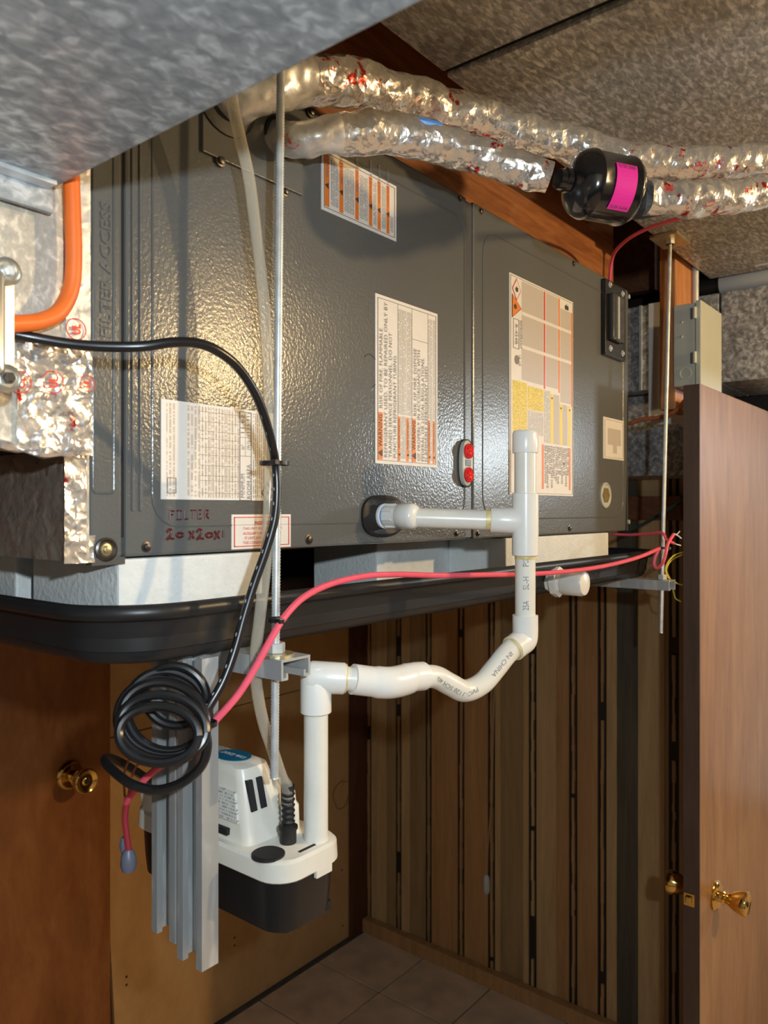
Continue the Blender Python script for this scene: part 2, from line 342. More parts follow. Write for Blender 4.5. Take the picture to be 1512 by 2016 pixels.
# ================================================================== THE SETTING
WX, WY = 2.50, 2.12            # panelled wall and tan wall
DY0, DY1 = 0.521, 0.556        # door / closet front plane
fl = struct(MB().box(-2.2, 5.0, -3.2, 2.4, -0.10, -0.006).build('floor', 'grout'))
ts = 0.305; tile0 = None; cnt = 0
c0 = atZ(690, 1848, 0)
for i in range(-8, 11):
    for j in range(0, 12):
        x1 = WX - i*ts; y1 = WY - 0.02 - j*ts
        if x1 > WX + .01 and y1 > DY0: continue
        if tile0 is None:
            tile0 = MB().box(x1-ts+0.003, x1-0.003, y1-ts+0.003, y1-0.003, -0.006, 0, 0.002).build('tile', 'tile', fl); t0 = (x1, y1)
        else: inst(tile0, 'tile', fl, (x1-t0[0], y1-t0[1], 0))
ceil = struct(MB().box(-2.2, 5.0, -3.2, 2.4, H+0.86, H+0.92).build('ceiling', 'ceil'))
j0 = None
for i in range(9):
    x = -0.2 + i*0.406
    if j0 is None: j0 = MB().box(x, x+0.038, 0.80, 2.12, H+0.64, H+0.86, 0.002).build('joist', 'joist', ceil); jx = x
    else: inst(j0, 'joist', ceil, (x-jx, 0, 0))
for nm, b in (('wall_left', (-2.3, -2.2, -3.2, 2.4)), ('wall_far', (5.0, 5.1, -3.2, 2.4)), ('wall_front', (-2.2, 5.0, -3.3, -3.2))):
    struct(MB().box(*b, 0, H+0.9).build(nm, 'wallpaint'))
struct(MB().box(WX+0.03, 5.0, DY0, DY1+0.06, 0, H+0.9).build('wall_partition', 'wallpaint'))
# tan wall at the back: two sheets of board, a door to its left
wb = struct(MB().box(-2.2, WX+0.1, WY+0.012, WY+0.10, 0, H+0.9).build('wall_back', 'trim'))
def leanpoly(za, zb, right=2.395):
    xt = atY(186, 1300, WY).x; xb = atY(226, 2016, WY).x; zt = atY(186, 1300, WY).z; zbb = atY(226, 2016, WY).z
    le = lambda z: xt + (xb-xt)*(zt-z)/(zt-zbb)
    return [(le(za), WY, za), (right, WY, za), (right, WY, zb), (le(zb), WY, zb)]
zseam = atY(300, 1432, WY).z
MB().prism(leanpoly(0.004, zseam-0.002), (0, 0.012, 0)).build('panel', 'tan', wb)
MB().prism(leanpoly(zseam+0.002, H+0.6), (0, 0.012, 0)).build('panel', 'tan', wb)
nh = None
for (px, py) in ((249, 1923), (249, 1939), (462, 1846), (462, 1861), (673, 1713), (675, 1822)):
    p = atY(px, py, WY)
    MB().lathe(p + Vector((0, -0.0006, 0)), (0, 1, 0), [(0, 0.004), (0.001, 0.004)], 10).build('nail_hole', 'groove', wb)
p = atY(672, 1565, WY)
MB().tube([p + Vector((0.048*math.cos(a)*(1+0.12*math.sin(3*a)), -0.001, 0.055*math.sin(a))) for a in [0.9+i*0.16 for i in range(34)]], 0.0012, 5).build('ring_stain', 'trim', wb)
struct(MB().box(2.395, WX+0.004, WY-0.012, WY+0.012, 0, H+0.6, 0.002).build('trim_1', 'trim'))
# left door in the tan wall
dl = struct(MB().box(-0.05, atY(188, 1400, WY-0.004).x+0.05, WY-0.002, WY+0.010, 0.01, 2.03, 0.001).build('door_1', 'door_left'))
def knob(parent, o, ax, s=1.0, part='knob'):
    ros = MB().lathe(o, ax, [(0, 0.032*s), (0.003*s, 0.033*s), (0.006*s, 0.031*s), (0.008*s, 0.027*s), (0.010*s, 0.026*s), (0.011*s, 0.012*s)], 36).build('rosette', 'brass', parent, True)
    k = MB().lathe(Vector(o)+Vector(ax)*0.010*s, ax, [(0, 0.013*s), (0.006*s, 0.012*s), (0.009*s, 0.0145*s), (0.012*s, 0.0115*s), (0.018*s, 0.012*s), (0.024*s, 0.017*s), (0.034*s, 0.0225*s), (0.046*s, 0.0265*s), (0.054*s, 0.0275*s), (0.058*s, 0.0265*s), (0.060*s, 0.024*s), (0.0585*s, 0.021*s), (0.056*s, 0.010*s), (0.0575*s, 0.006*s), (0.059*s, 0.004*s)], 36).build('knob', 'brass', parent, True)
    MB().lathe(Vector(o)+Vector(ax)*0.068*s, ax, [(0, 0.006*s), (0.002*s, 0.005*s)], 16).build('keyhole', 'gap', k)
kp = atY(138, 1525, WY); kp.y = WY-0.002
knob(dl, kp, (0, -1, 0), 1.3)
# right door: slab seen from its latch edge
xr = atY(1378, 755, DY0).x; ztop = atY(1378, 755, DY0).z
dr = struct(MB().box(xr+0.0015, WX-0.01, DY0, DY1, 0.012, ztop, 0.0012).build('door_2', 'door'))
MB().box(xr-0.0008, xr+0.0022, DY0+0.0006, DY1, 0.012, ztop-0.0008, 0.0005).build('edge_band', 'door_edge', dr)
kp = atY(1408, 1762, DY0)
knob(dr, kp, (0, -1, 0)); knob(dr, kp + Vector((0, DY1-DY0, 0)), (0, 1, 0))
lp = atX(1357, 1770, xr)
lt = MB().box(xr-0.004, xr, lp.y-0.012, lp.y+0.012, lp.z-0.014, lp.z+0.014, 0.004).build('latch', 'brass', dr)
MB().box(xr-0.010, xr-0.003, lp.y-0.007, lp.y+0.007, lp.z-0.008, lp.z+0.008, 0.003).build('latch_bolt', 'brass', lt)
# panelled wall: separate planks with black grooves between
wr = struct(MB().box(WX+0.008, WX+0.06, DY1, WY, 0, H+0.9).build('wall_right', 'groove'))
bounds = [(725, 1, 'b'), (760, 0, 'a'), (784, 1, 'c'), (806, 0, 'a'), (843, 1, 'c'), (907, 1, 'b'), (967, 1, 'b'), (985, 0, 'a'), (1030, 0, 'c'), (1048, 1, 'a'), (1095, 0, 'a'), (1128, 1, 'b'), (1185, 1, 'b'), (1214, 0, 'a'), (1256, 0, 'd'), (1308, 0, 'a'), (1326, 1, 'c'), (1400, 0, 'c')]
prev, pg = WY-0.012, 0
for (px, g, mk) in bounds:
    y = atX(px, 1600, WX).y; y = max(y, DY1+0.002)
    lo_ = y + (0.016 if g else 0.0); hi_ = prev - (0.016 if pg else 0.0)
    if hi_ - lo_ > 0.004: MB().box(WX + (0.003 if mk in 'cd' else 0.0), WX+0.008, lo_, hi_, 0.005, H+0.62, 0.0015).build('plank', 'plank_'+mk, wr)
    if g:   # thin uneven bead between the twin black grooves
        bd = MB(); z = 0.01
        while z < H+0.6:
            z2 = z + random.uniform(0.015, 0.09); wa, wb_ = random.uniform(0.003, 0.0065), random.uniform(0.003, 0.0065)
            if random.random() < 0.93: bd.box(WX+0.001, WX+0.0085, y-wa, y+wb_, z, min(z2, H+0.6))
            z = z2
        tag(bd.build('groove_bead', 'plank_'+mk, wr), kind='stuff')
    prev, pg = y, g
struct(MB().box(WX-0.035, WX-0.001, DY1+0.01, WY-0.014, 0.0, 0.055, 0.003).build('baseboard_right', 'plank_b'))
cw = atX(967, 1500, WX-0.004)
cord = thing('hanging_string', 'thin pale cord hanging down the panelled wall to a grey weight', 'cord', (WX-0.006, atX(958, 1740, WX).y, atX(958, 1760, WX).z))
MB().tube(spline([atX(975, 1240, WX-0.005), atX(972, 1400, WX-0.005), atX(968, 1560, WX-0.006), atX(962, 1650, WX-0.006), atX(958, 1722, WX-0.006)], 6), 0.0022, 6).build('string', 'plank_a', cord)
q = atX(958, 1722, WX-0.010); MB().lathe(q, (0, 0, -1), [(0, 0.006), (0.01, 0.012), (0.06, 0.013), (0.07, 0.008)], 12).build('weight', 'lightgrey', cord, True)
cl = atX(1268, 977, WX-0.03); cl2 = atX(1268, 1024, WX-0.03)
tag(MB().box(WX-0.03, WX-0.002, atX(1340, 1000, WX-.03).y, atX(1190, 1000, WX-.03).y, cl2.z, cl.z, 0.002).build('wall_cleat', 'joist'), 'brown wooden cross board on the panelled wall behind the unit', 'board')
# header beam above the unit
BY = 0.735
tag(MB().box(0.30, 1.78, BY, BY+0.09, H+0.497, H+0.80, 0.003).build('header_beam', 'beam'), 'long orange-brown timber beam running above the grey unit', 'beam')
# ================================================================== DUCTS
ZD, YD = H+0.60, 0.608
xs = atZ(908, 135, ZD).x
td = thing('trunk_duct', 'big galvanised trunk duct overhead at upper right', 'duct', (1.2, 0.2, ZD))
MB().box(-0.6, xs-0.004, -0.9, YD, ZD+0.003, ZD+0.26, 0.003).build('duct_section', 'galv_big', td)
MB().box(xs+0.004, 2.10, -0.9, YD, ZD, ZD+0.26, 0.003).build('duct_section', 'galv_big', td)
MB().box(xs-0.006, xs+0.006, -0.9, YD-0.002, ZD+0.006, ZD+0.25).build('section_joint', 'gap', td)
MB().box(xs+0.003, xs+0.016, -0.9, YD-0.07, ZD-0.004, ZD+0.003, 0.001).build('drive_cleat', 'galv_big', td)
MB().box(2.10-0.05, 2.10-0.044, -0.9, YD-0.12, ZD-0.003, ZD+0.002, 0.001).build('end_seam', 'zinc', td)
bx = 2.15
p1 = atX(1416, 754, bx); p2 = atX(1383, 582, bx)
bd = thing('branch_duct', 'galvanised branch duct with bright spangle beyond the grey switch box', 'duct', (bx+0.15, 0.6, p1.z))
MB().box(bx, bx+0.3, 0.60, 1.55, p1.z, p2.z, 0.003).build('duct_section', 'galv_back', bd)
MB().box(bx, bx+0.3, -0.25, 0.595, p1.z, p2.z, 0.003).build('duct_section', 'galv_back', bd)
ys_ = atX(1262, 690, bx).y
MB().box(bx-0.006, bx, ys_-0.004, ys_+0.004, p1.z, p2.z, 0.001).build('standing_seam', 'zinc', bd)
q1 = atX(1270, 937, 2.22)
tag(MB().box(2.22, 2.47, 0.66, 1.6, q1.z, p1.z-0.004, 0.003).build('return_duct', 'galv_back'), 'dull dark galvanised box duct low behind the unit end', 'duct')
wp = thing('white_pipe', 'white plastic pipe with black end lying on the branch duct', 'pipe', (2.2, 0.4, p2.z))
c = atX(1440, 556, 2.19); rr = 0.030
ya = atX(1420, 556, 2.19).y
MB().lathe((2.19, ya, p2.z+rr+0.001), (0, -1, 0), [(0, rr*0.96), (0.002, rr), (0.9, rr)], 28).build('pipe', 'white_wire', wp, True)
MB().lathe((2.19, ya+0.10, p2.z+rr+0.001), (0, -1, 0), [(0, rr*0.9), (0.101, rr*0.9)], 28).build('coupling', 'black', wp, True)
# near duct, upper left
ND = thing('ceiling_duct', 'close blurred galvanised duct underside filling the upper left corner', 'duct', (0.0, 0.3, H+0.266))
MB().box(-0.9, 0.3285, -0.30, 0.612, H+0.266, H+0.56, 0.002).build('duct_body', 'galv_near', ND)
MB().box(-0.9, 0.326, 0.6125, 0.618, H+0.244, H+0.30, 0.001).build('flange', 'galv_near', ND)
MB().box(-0.9, 0.322, 0.598, 0.612, H+0.262, H+0.266, 0.001).build('hem', 'zinc', ND)
# ================================================================== AIR HANDLER
FY = 0.6665; XL, XR = 0.3909, 1.704; ZB, ZT = H-0.0456, H+0.4916
def fx(px, py=800): return atY(px, py, FY)
ah = thing('air_handler', 'dark grey horizontal air handler cabinet covered in warning labels', 'air handler', ((XL+XR)/2, FY+0.27, ZB))
MB().box(XL+0.004, XR-0.002, FY+0.005, FY+0.545, ZB+0.001, ZT-0.001, 0.003).build('cabinet', 'paint_edge', ah)
xa, xb_, xc = fx(240).x, fx(247).x, fx(918).x; xd = fx(934).x
sd = MB().box(XL, xa, FY, FY+0.02, ZB, ZT, 0.003).build('filter_door', 'paint', ah)
MB().box(xa, xb_, FY+0.003, FY+0.02, ZB+0.02, ZT, 0.0005).build('door_gap', 'gap', ah)
mp = MB().box(xb_, xc, FY, FY+0.02, ZB+0.0005, ZT, 0.003).build('access_panel', 'paint_peel', ah)
rp = MB().box(xd-0.004, XR-0.012, FY, FY+0.02, ZB+0.0005, ZT, 0.003).build('access_panel', 'paint', ah)
MB().box(xc+0.0004, xd-0.0045, FY+0.0025, FY+0.02, ZB+0.003, ZT-0.003, 0.0005).build('panel_seam', 'paint_edge', ah)
MB().box(XR-0.011, XR, FY+0.003, FY+0.04, ZB, ZT, 0.002).build('end_flange', 'paint_edge', ah)
# raised ribs and pressed borders
for (px, ww) in ((262, 0.0022), (277, 0.0022)):
    x = fx(px).x; MB().box(x-ww, x+ww*0.4, FY-0.0018, FY+0.001, ZB+0.045, ZT-0.01, 0.0006).build('rib', 'paint', mp)
x0 = fx(300).x
def border(parent, x0, x1, z0, z1, r, mat='paint', rad=0.0022, seg=None):
    pts = [Vector((q.x, FY-0.0002, q.y)) for q in rrect(x0, x1, z0, z1, 0, r, 5)]
    if seg: pts = pts[seg[0]:seg[1]]
    else: pts.append(pts[0])
    return MB().tube(pts, rad, 6).build('pressed_border', mat, parent, True)
border(mp, x0, fx(914).x, fx(350, 1036).z, ZT-0.035, 0.03, 'paint_peel', 0.0011)
border(rp, fx(950).x, fx(1226).x, fx(1100, 1020).z, ZT-0.035, 0.04, 'paint', .0011)
border(sd, fx(183).x, fx(224).x, ZB+0.062, ZT-0.03, 0.004, 'paint', 0.0012)
zt_, zb2 = fx(200, 395).z, fx(200, 662).z
xA, xB = fx(197).x, fx(219).x
text('embossed_lettering', 'FILTER ACCESS', 'paint', sd, lambda u, v: Vector((xB - v, FY-0.0012, zb2+u)), zt_-zb2, xB-xA, 0.02)
MB().box(XL+0.001, xb_-0.001, FY-0.001, FY+0.01, ZB-0.006, ZB+0.001).build('bottom_lip', 'paint_edge', ah)
# screws
def screw(parent, p, r=0.0055, mat='screw', nm='screw'):
    s = MB().lathe(Vector(p)+Vector((0, 0.001, 0)), (0, -1, 0), [(0, r*1.35), (0.0015, r*1.3), (0.0018, r*0.85), (0.0042, r*0.8), (0.0046, r*0.6)], 12)
    return s.build(nm, mat, parent, True)
for (px, py, par, r) in ((288, 1077, mp, .0042), (608, 1062, mp, .005), (898, 1050, mp, .0042), (940, 1050, rp, .0042), (1121, 1040, rp, .005), (905, 390, mp, .0045), (946, 416, rp, .0045), (1129, 519, rp, .0045), (562, 377, mp, .0045)):
    screw(par, fx(px, py), r)
hp = fx(208, 1082)
wz = MB().lathe(hp + Vector((0, 0.001, 0)), (0, -1, 0), [(0, 0.0115), (0.003, 0.0115), (0.004, 0.0095), (0.002, 0.0075)], 20).build('washer', 'screw', sd, True)
screw(wz, hp + Vector((0, -0.001, 0)), 0.0045, 'brass_zinc', 'bolt')
# top plate where the lines enter
pl = MB().box(fx(395).x, fx(592).x, FY-0.004, FY+0.002, fx(395, 288).z-0.006, ZT-0.002, 0.001).build('line_plate', 'paint', ah)
for (px, py) in ((431, 318), (609, 222)): screw(pl, fx(px, py) + Vector((0, -0.003, 0)), 0.005)
g1 = fx(440, 195); MB().lathe(g1 + Vector((0, 0.002, 0)), (0, -1, 0), [(0, 0.043), (0.008, 0.041), (0.010, 0.035)], 28).build('grommet', 'rubber', pl, True)
g2 = fx(545, 272); MB().lathe(g2 + Vector((0, 0.002, 0)), (0, -1, 0), [(0, 0.024), (0.008, 0.023), (0.010, 0.018)], 24).build('grommet', 'rubber', pl, True)
kn = fx(728, 730); MB().tube([kn + Vector((0.017*math.cos(a), -0.0002, 0.022*math.sin(a))) for a in [-1.2+i*0.12 for i in range(30)]], 0.0007, 5).build('knockout', 'paint_edge', mp)
# drain port grommet and red plug pair
dp = fx(752, 1016)
def oval(c, w_, h_, y, n=28, e=2.6):
    return [Vector((c.x + w_*math.copysign(abs(math.cos(a))**(2/e), math.cos(a)), y, c.z + h_*math.copysign(abs(math.sin(a))**(2/e), math.sin(a)))) for a in [2*PI*i/n for i in range(n)]]
MB().loft([oval(dp, .044, .0285, FY+.001), oval(dp, .044, .0285, FY-.004), oval(dp, .039, .0245, FY-.006), oval(dp, .025, .021, FY-.0045)]).build('drain_grommet', 'rubber', ah, True)
pp = fx(912, 912)
rec = MB().loft([oval(pp + Vector((0.006, 0, 0)), .0185, .038, FY+.001, 28, 3), oval(pp + Vector((0.006, 0, 0)), .0185, .038, FY-.003, 28, 3)]).build('port_recess', 'gap', ah)
pb = MB().loft([oval(pp, .0150, .0355, FY-.002, 28, 2.4), oval(pp, .0150, .0355, FY-.008, 28, 2.4), oval(pp, .0138, .034, FY-.009, 28, 2.4)]).build('plug_body', 'lightgrey', ah, True)
for dz in (0.0185, -0.0185):
    c = pp + Vector((0, -0.008, dz))
    MB().lathe(c, (0, -1, 0), [(0, 0.0118), (0.004, 0.0118), (0.005, 0.0105), (0.0035, 0.0095), (0.002, 0.006), (0.0015, 0.001)], 24).build('red_plug', 'redplug', pb, True)
    sl = MB()
    for i in range(6):
        a = i*PI/3; u = Vector((math.cos(a), 0, math.sin(a))); sl.cyl(c+u*0.0025+Vector((0, -0.0025, 0)), c+u*0.0085+Vector((0, -0.004, 0)), 0.0014, 6)
    sl.build('plug_ribs', 'redplug', pb)
MB().box(pp.x-.0075, pp.x+.0075, FY-.0098, FY-.0085, pp.z-.0048, pp.z+.0048, 0.0005).build('plug_web', 'bluegrey', pb)
# breaker cover with window, sight glass
b0, b1 = fx(1183, 552), fx(1224, 708)
bk = MB().box(b0.x, b1.x, FY-0.010, FY, fx(1204, 706).z, fx(1204, 560).z, 0.003).build('breaker_cover', 'black_gloss', ah)
MB().box(b0.x+0.018, b1.x-0.030, FY-0.020, FY-0.009, fx(1204, 676).z, fx(1204, 585).z, 0.005).build('breaker_window', 'smoke', bk)
MB().box(b0.x+0.040, b0.x+0.048, FY-0.022, FY-0.019, fx(1204, 672).z, fx(1204, 590).z, 0.001).build('window_rib', 'lightgrey', bk)
for (px, py) in ((1192, 562), (1217, 580), (1193, 687), (1217, 697)): screw(bk, fx(px, py)+Vector((0, -0.010, 0)), 0.005, 'zinc')
sg = fx(1191, 975)
gl = MB().lathe(sg, (0, -1, 0), [(0, 0.027), (0.003, 0.027), (0.004, 0.024), (0.002, 0.022), (0.0015, 0.0)], 28).build('sight_glass', 'lightgrey', ah, True)
MB().lathe(sg+Vector((0, -0.0005, 0)), (0, -1, 0), [(0, 0.019), (0.004, 0.016), (0.005, 0.0)], 6).build('float_switch', 'amber', gl)
MB().tube([Vector((XR+0.001, FY+0.02, ZB+0.03)), Vector((XR+0.001, FY+0.02, ZT-0.01))], 0.002, 6).build('corner_bead', 'zinc', ah)
for z in (ZB+0.02, ZT-0.012): MB().cyl((XR-0.003, FY-0.001, z), (XR-0.003, FY+0.006, z), 0.005, 10).build('screw', 'zinc', ah)
# ------------------------------------------------------------------ labels on the unit
def sticker(pxl, pyt, pxr, pyb, label, mat='paper', nm='warning_label'):
    """flat paper sticker; corners from its left and right edges"""
    x0, x1 = fx(pxl).x, fx(pxr).x; xm = (pxl+pxr)/2
    z1 = fx(pxl, pyt).z; z0 = fx(pxl, pyb).z
    o = MB().box(x0, x1, FY-0.0012, FY+0.0005, z0, z1).build(nm, mat, ah); o['label'] = label
    return o, x0, x1, z0, z1
def patch(par, nm, mat, x0, x1, z0, z1, lev=1): return MB().box(x0, x1, FY-0.0012-0.0003*lev, FY-0.001, z0, z1).build(nm, mat, par)
def up(xl, z, lev=3):      # text running upward, tops of letters to the left
    return lambda u, v: Vector((xl - v, FY-0.0013-0.0003*lev, z + u))
def dn(xl, z, lev=3):      # text running downward, tops of letters to the right
    return lambda u, v: Vector((xl + v, FY-0.0013-0.0003*lev, z - u))
def tri(par, nm, mat, c, s, lev=3, rot=0):
    y = FY-0.0013-0.0003*lev
    pts = [Vector((c[0]+s*math.cos(a+rot), y, c[1]+s*math.sin(a+rot))) for a in (PI, PI+2.0944, PI-2.0944)]
    return MB().prism(pts, (0, -0.0001, 0)).build(nm, mat, par)
def frame(par, mat, x0, x1, z0, z1, t, lev=2):
    y0, y1 = FY-0.0013-0.0003*lev, FY-0.001; m = MB()
    m.box(x0, x1, y0, y1, z0, z0+t); m.box(x0, x1, y0, y1, z1-t, z1); m.box(x0, x0+t, y0, y1, z0, z1); m.box(x1-t, x1, y0, y1, z0, z1)
    return m.build('border_line', mat, par)
# A: top label with six orange bars
L, x0, x1, z0, z1 = sticker(632, 290, 779, 412, 'white label with six orange warning bars')
ww = x1-x0; hh = z1-z0
frame(L, 'ink_soft', x0+.004, x1-.004, z0+.004, z1-.004, .0005)
bars = [(0.035, 0.09), (0.215, 0.265), (0.42, 0.465), (0.605, 0.65), (0.725, 0.768), (0.852, 0.895)]
for i, (a, b) in enumerate(bars):
    patch(L, 'warning_bar', 'orange_print', x0+a*ww, x0+b*ww, z0+.006, z1-.006)
    tri(L, 'alert_triangle', 'ink', (x0+(a+b)/2*ww, z0+0.032), 0.0045)
    text('bar_text', ['WARNING', 'ADVERTENCIA', 'AVERTISSEMENT'][i % 3], 'ink_soft', L, up(x0+(b-.012)*ww, z0+0.042), 0.052, (b-a)*ww*0.5)
    e = bars[i+1][0] if i < 5 else 0.965
    patch(L, 'print_block', 'paper_print', x0+(b+.012)*ww, x0+(e-.012)*ww, z0+.010, z1-(.010 if i < 5 else .045))
# B: refrigerant warning, text running upward
L, x0, x1, z0, z1 = sticker(738, 577, 860, 912, 'white refrigerant fire warning label with orange boxes')
ww = x1-x0; hh = z1-z0; X = lambda f: x0+f*ww; Z = lambda f: z0+f*hh
frame(L, 'ink_soft', X(.03), X(.97), Z(.02), Z(.98), .0005)
for (a, b, f0, f1, s) in ((.035, .105, .025, .305, 1), (.335, .372, .025, .295, 0), (.47, .507, .025, .295, 0), (.565, .625, .025, .295, 1), (.835, .868, .025, .30, 0), (.915, .948, .025, .30, 0)):
    patch(L, 'warning_box', 'orange_print', X(a), X(b), Z(f0), Z(f1))
    tri(L, 'alert_triangle', 'ink', (X((a+b)/2+.006), Z(f0)+.009), .0055 if s else .0024)
    text('box_text', 'WARNING' if s else ('ADVERTENCIA' if a < .4 or a > .9 else 'AVERTISSEMENT'), 'ink', L, up(X(b-(.012 if s else .008)), Z(f0)+.017), (f1-f0)*hh-.020, (b-a)*ww*(.72 if s else .5))
lines = [(.098, .33, .80, 'RISK OF FIRE. FLAMMABLE'), (.170, .04, .965, 'REFRIGERANT USED. TO BE REPAIRED ONLY BY'), (.240, .04, .79, 'TRAINED SERVICE PERSONNEL. DO NOT'), (.310, .04, .665, 'PUNCTURE REFRIGERANT TUBING.'),
         (.632, .315, .735, 'RISK OF FIRE. DISPOSE'), (.695, .035, .73, 'OF PROPERLY IN ACCORDANCE WITH'), (.762, .035, .69, 'FEDERAL OR LOCAL REGULATIONS.'), (.822, .035, .64, 'FLAMMABLE REFRIGERANT USED')]
for (xr_, f0, f1, s) in lines: text('warning_text', s, 'ink_soft', L, up(X(xr_), Z(f0)), (f1-f0)*hh, .046*ww)
for (a, b, f0, f1) in ((.345, .46, .31, .95), (.378, .46, .04, .30), (.475, .558, .31, .95), (.512, .556, .04, .30), (.872, .908, .04, .95), (.950, .966, .04, .95), (.842, .868, .31, .95), (.92, .947, .31, .95)):
    patch(L, 'print_block', 'paper_print', X(a), X(b), Z(f0), Z(f1), 0.6)
for (a, f0, f1) in ((.335, .02, .98), (.562, .02, .98), (.828, .02, .98)): patch(L, 'rule', 'ink_soft', X(a)-.0003, X(a)+.0003, Z(f0), Z(f1))
patch(L, 'rule', 'ink_soft', X(.562), X(.828), Z(.79), Z(.79)+.0006)
# C: large multi-panel label, text running downward
L, x0, x1, z0, z1 = sticker(1002, 536, 1127, 973, 'tall label with hazard symbols, red bars and yellow panels')
ww = x1-x0; hh = z1-z0
frame(L, 'ink_soft', X(.0+.012), X(.988), Z(.008), Z(.992), .0005)
for (a, b, f0, f1, m_) in ((.17, .50, .53, .985, 'paper_dense'), (.54, .74, .53, .985, 'paper_dense'), (.78, .965, .47, .94, 'paper_dense'), (.04, .25, .285, .52, 'yellow_print'), (.26, .50, .40, .51, 'yellow_print'), (.26, .50, .285, .395, 'paper_print'),
                        (.51, .61, .255, .51, 'paper_print'), (.665, .76, .255, .50, 'paper_dense'), (.815, .90, .255, .46, 'paper_dense')):
    patch(L, 'print_panel', m_, X(a), X(b), Z(f0), Z(f1), .6)
for (a, f0, f1) in ((.505, .515, .985), (.745, .515, .985), (.965, .46, .94)): patch(L, 'red_bar', 'red_print' if a < .7 else 'orange_print', X(a), X(a+.022), Z(f0), Z(f1))
for f in (.83, .675): patch(L, 'rule', 'paper', X(.17), X(.965), Z(f), Z(f)+.006, 1.5)
for (a, f0, f1) in ((.615, .255, .50), (.765, .255, .46), (.915, .255, .46)):
    patch(L, 'yellow_bar', 'yellow_band', X(a), X(a+.045), Z(f0), Z(f1)); tri(L, 'alert_triangle', 'ink', (X(a+.02), Z(f1)-.008), .0028, 3, PI/2)
for (a, f0, f1) in ((.925, .03, .245), (.475, .03, .245)): patch(L, 'orange_bar', 'orange_print', X(a), X(a+.03), Z(f0), Z(f1))
for i, s in enumerate(['RISK OF FIRE', 'AUXILIARY DEVICES', 'WHICH MAY BE', 'IGNITION SOURCES', 'SHALL NOT BE', 'INSTALLED IN THE', 'DUCTWORK, OTHER', 'THAN AUXILIARY', 'DEVICES LISTED FOR', 'USE WITH THE', 'SPECIFIC APPLIANCE', 'SEE INSTRUCTIONS']):
    text('instruction_text', s, 'ink_soft', L, dn(X(.895-.0345*i), Z(.243)), .0115*len(s)*hh, .026*ww, .01)
def diamond(par, c, s, lev):
    y = FY-0.0013-0.0003*lev
    MB().prism([Vector((c[0]+s*.8, y, c[1])), Vector((c[0], y, c[1]+s)), Vector((c[0]-s*.8, y, c[1])), Vector((c[0], y, c[1]-s))], (0, -.0001, 0)).build('hazard_diamond', 'red_print' if lev < 2 else 'paper', par)
dc = (X(.095), Z(.935)); diamond(L, dc, .0195, 1); diamond(L, dc, .0165, 2)
def flame(par, c, s):
    y = FY-0.0026; pts = [(-.5, -.1), (-.25, -.45), (.2, -.4), (.45, -.1), (.25, .1), (.6, .25), (.1, .3), (-.1, .6), (-.2, .2), (-.5, .3)]
    MB().prism([Vector((c[0]+a*s, y, c[1]+b*s)) for a, b in pts], (0, -.0001, 0)).build('flame_symbol', 'ink', par)
flame(L, dc, .010)
y = FY-.0017; tc = (X(.09), Z(.855))
MB().prism([Vector((X(.165), y, tc[1])), Vector((X(.03), y, tc[1]+.021)), Vector((X(.03), y, tc[1]-.021))], (0, -.0001, 0)).build('hazard_triangle', 'ink', L)
y = FY-.0020
MB().prism([Vector((X(.155), y, tc[1])), Vector((X(.037), y, tc[1]+.0185)), Vector((X(.037), y, tc[1]-.0185))], (0, -.0001, 0)).build('hazard_triangle_fill', 'orange_print', L)
flame(L, (X(.075), tc[1]), .010)
frame(L, 'ink_soft', X(.05), X(.13), Z(.665), Z(.80), .0008)
text('refrigerant_text', 'REFRIGERANT', 'ink_soft', L, dn(X(.14), Z(.80)), .13*hh, .03*ww); text('refrigerant_text', 'R-454B', 'ink_soft', L, dn(X(.075), Z(.775)), .09*hh, .035*ww)
MB().lathe((X(.10), FY-.0012, Z(.615)), (0, -1, 0), [(0, .008), (.0006, .008)], 16).build('approval_mark', 'ink_soft', L); text('approval_text', 'UL US', 'ink_soft', L, dn(X(.125), Z(.64)), .05*hh, .03*ww)
text('page_symbol', '2', 'ink', L, dn(X(.87), Z(.975)), .008, .008); MB().box(X(.855), X(.915), FY-.0019, FY-.001, Z(.945), Z(.965)).build('manual_symbol', 'ink', L)
# D: minimum room area table, E: notice, F: small wiring sheet
L, x0, x1, z0, z1 = sticker(316, 785, 538, 983, 'cream minimum room area table label with thin rules', 'paper')
ww = x1-x0; hh = z1-z0
patch(L, 'table', 'paper_table', X(.20), X(.66), Z(.03), Z(.97), .6); patch(L, 'print_block', 'paper_print', X(.79), X(.90), Z(.03), Z(.97), .6); patch(L, 'print_block', 'paper_table', X(.04), X(.12), Z(.03), Z(.97), .6)
for i in range(15): patch(L, 'rule', 'ink_soft', X(.31+.024*i)-.0001, X(.31+.024*i)+.00015, Z(.02), Z(.98), 1)
for f in (.07, .20, .25, .36, .47, .55, .64, .72, .82, .92): patch(L, 'rule', 'ink_soft', X(.31), X(.66), Z(f), Z(f)+.0004, 1)
frame(L, 'ink_soft', X(.664), X(.775), Z(.0), Z(.975), .0005)
for f in (.485, .69): patch(L, 'rule', 'ink_soft', X(.664), X(.775), Z(f), Z(f)+.0005)
patch(L, 'rule', 'ink_soft', X(.717), X(.7185), Z(.49), Z(.97))
for (xr_, f0, f1, s) in ((.708, .03, .29, 'MINIMUM'), (.768, .02, .40, 'ROOM AREA'), (.708, .56, .61, 'm\u00b2'), (.768, .56, .66, '(ft\u00b2)'), (.708, .74, .94, '11.62'), (.768, .71, .97, '(125.11)')):
    text('table_text', s, 'ink_soft', L, up(X(xr_), Z(f0)), (f1-f0)*hh, .038*ww)
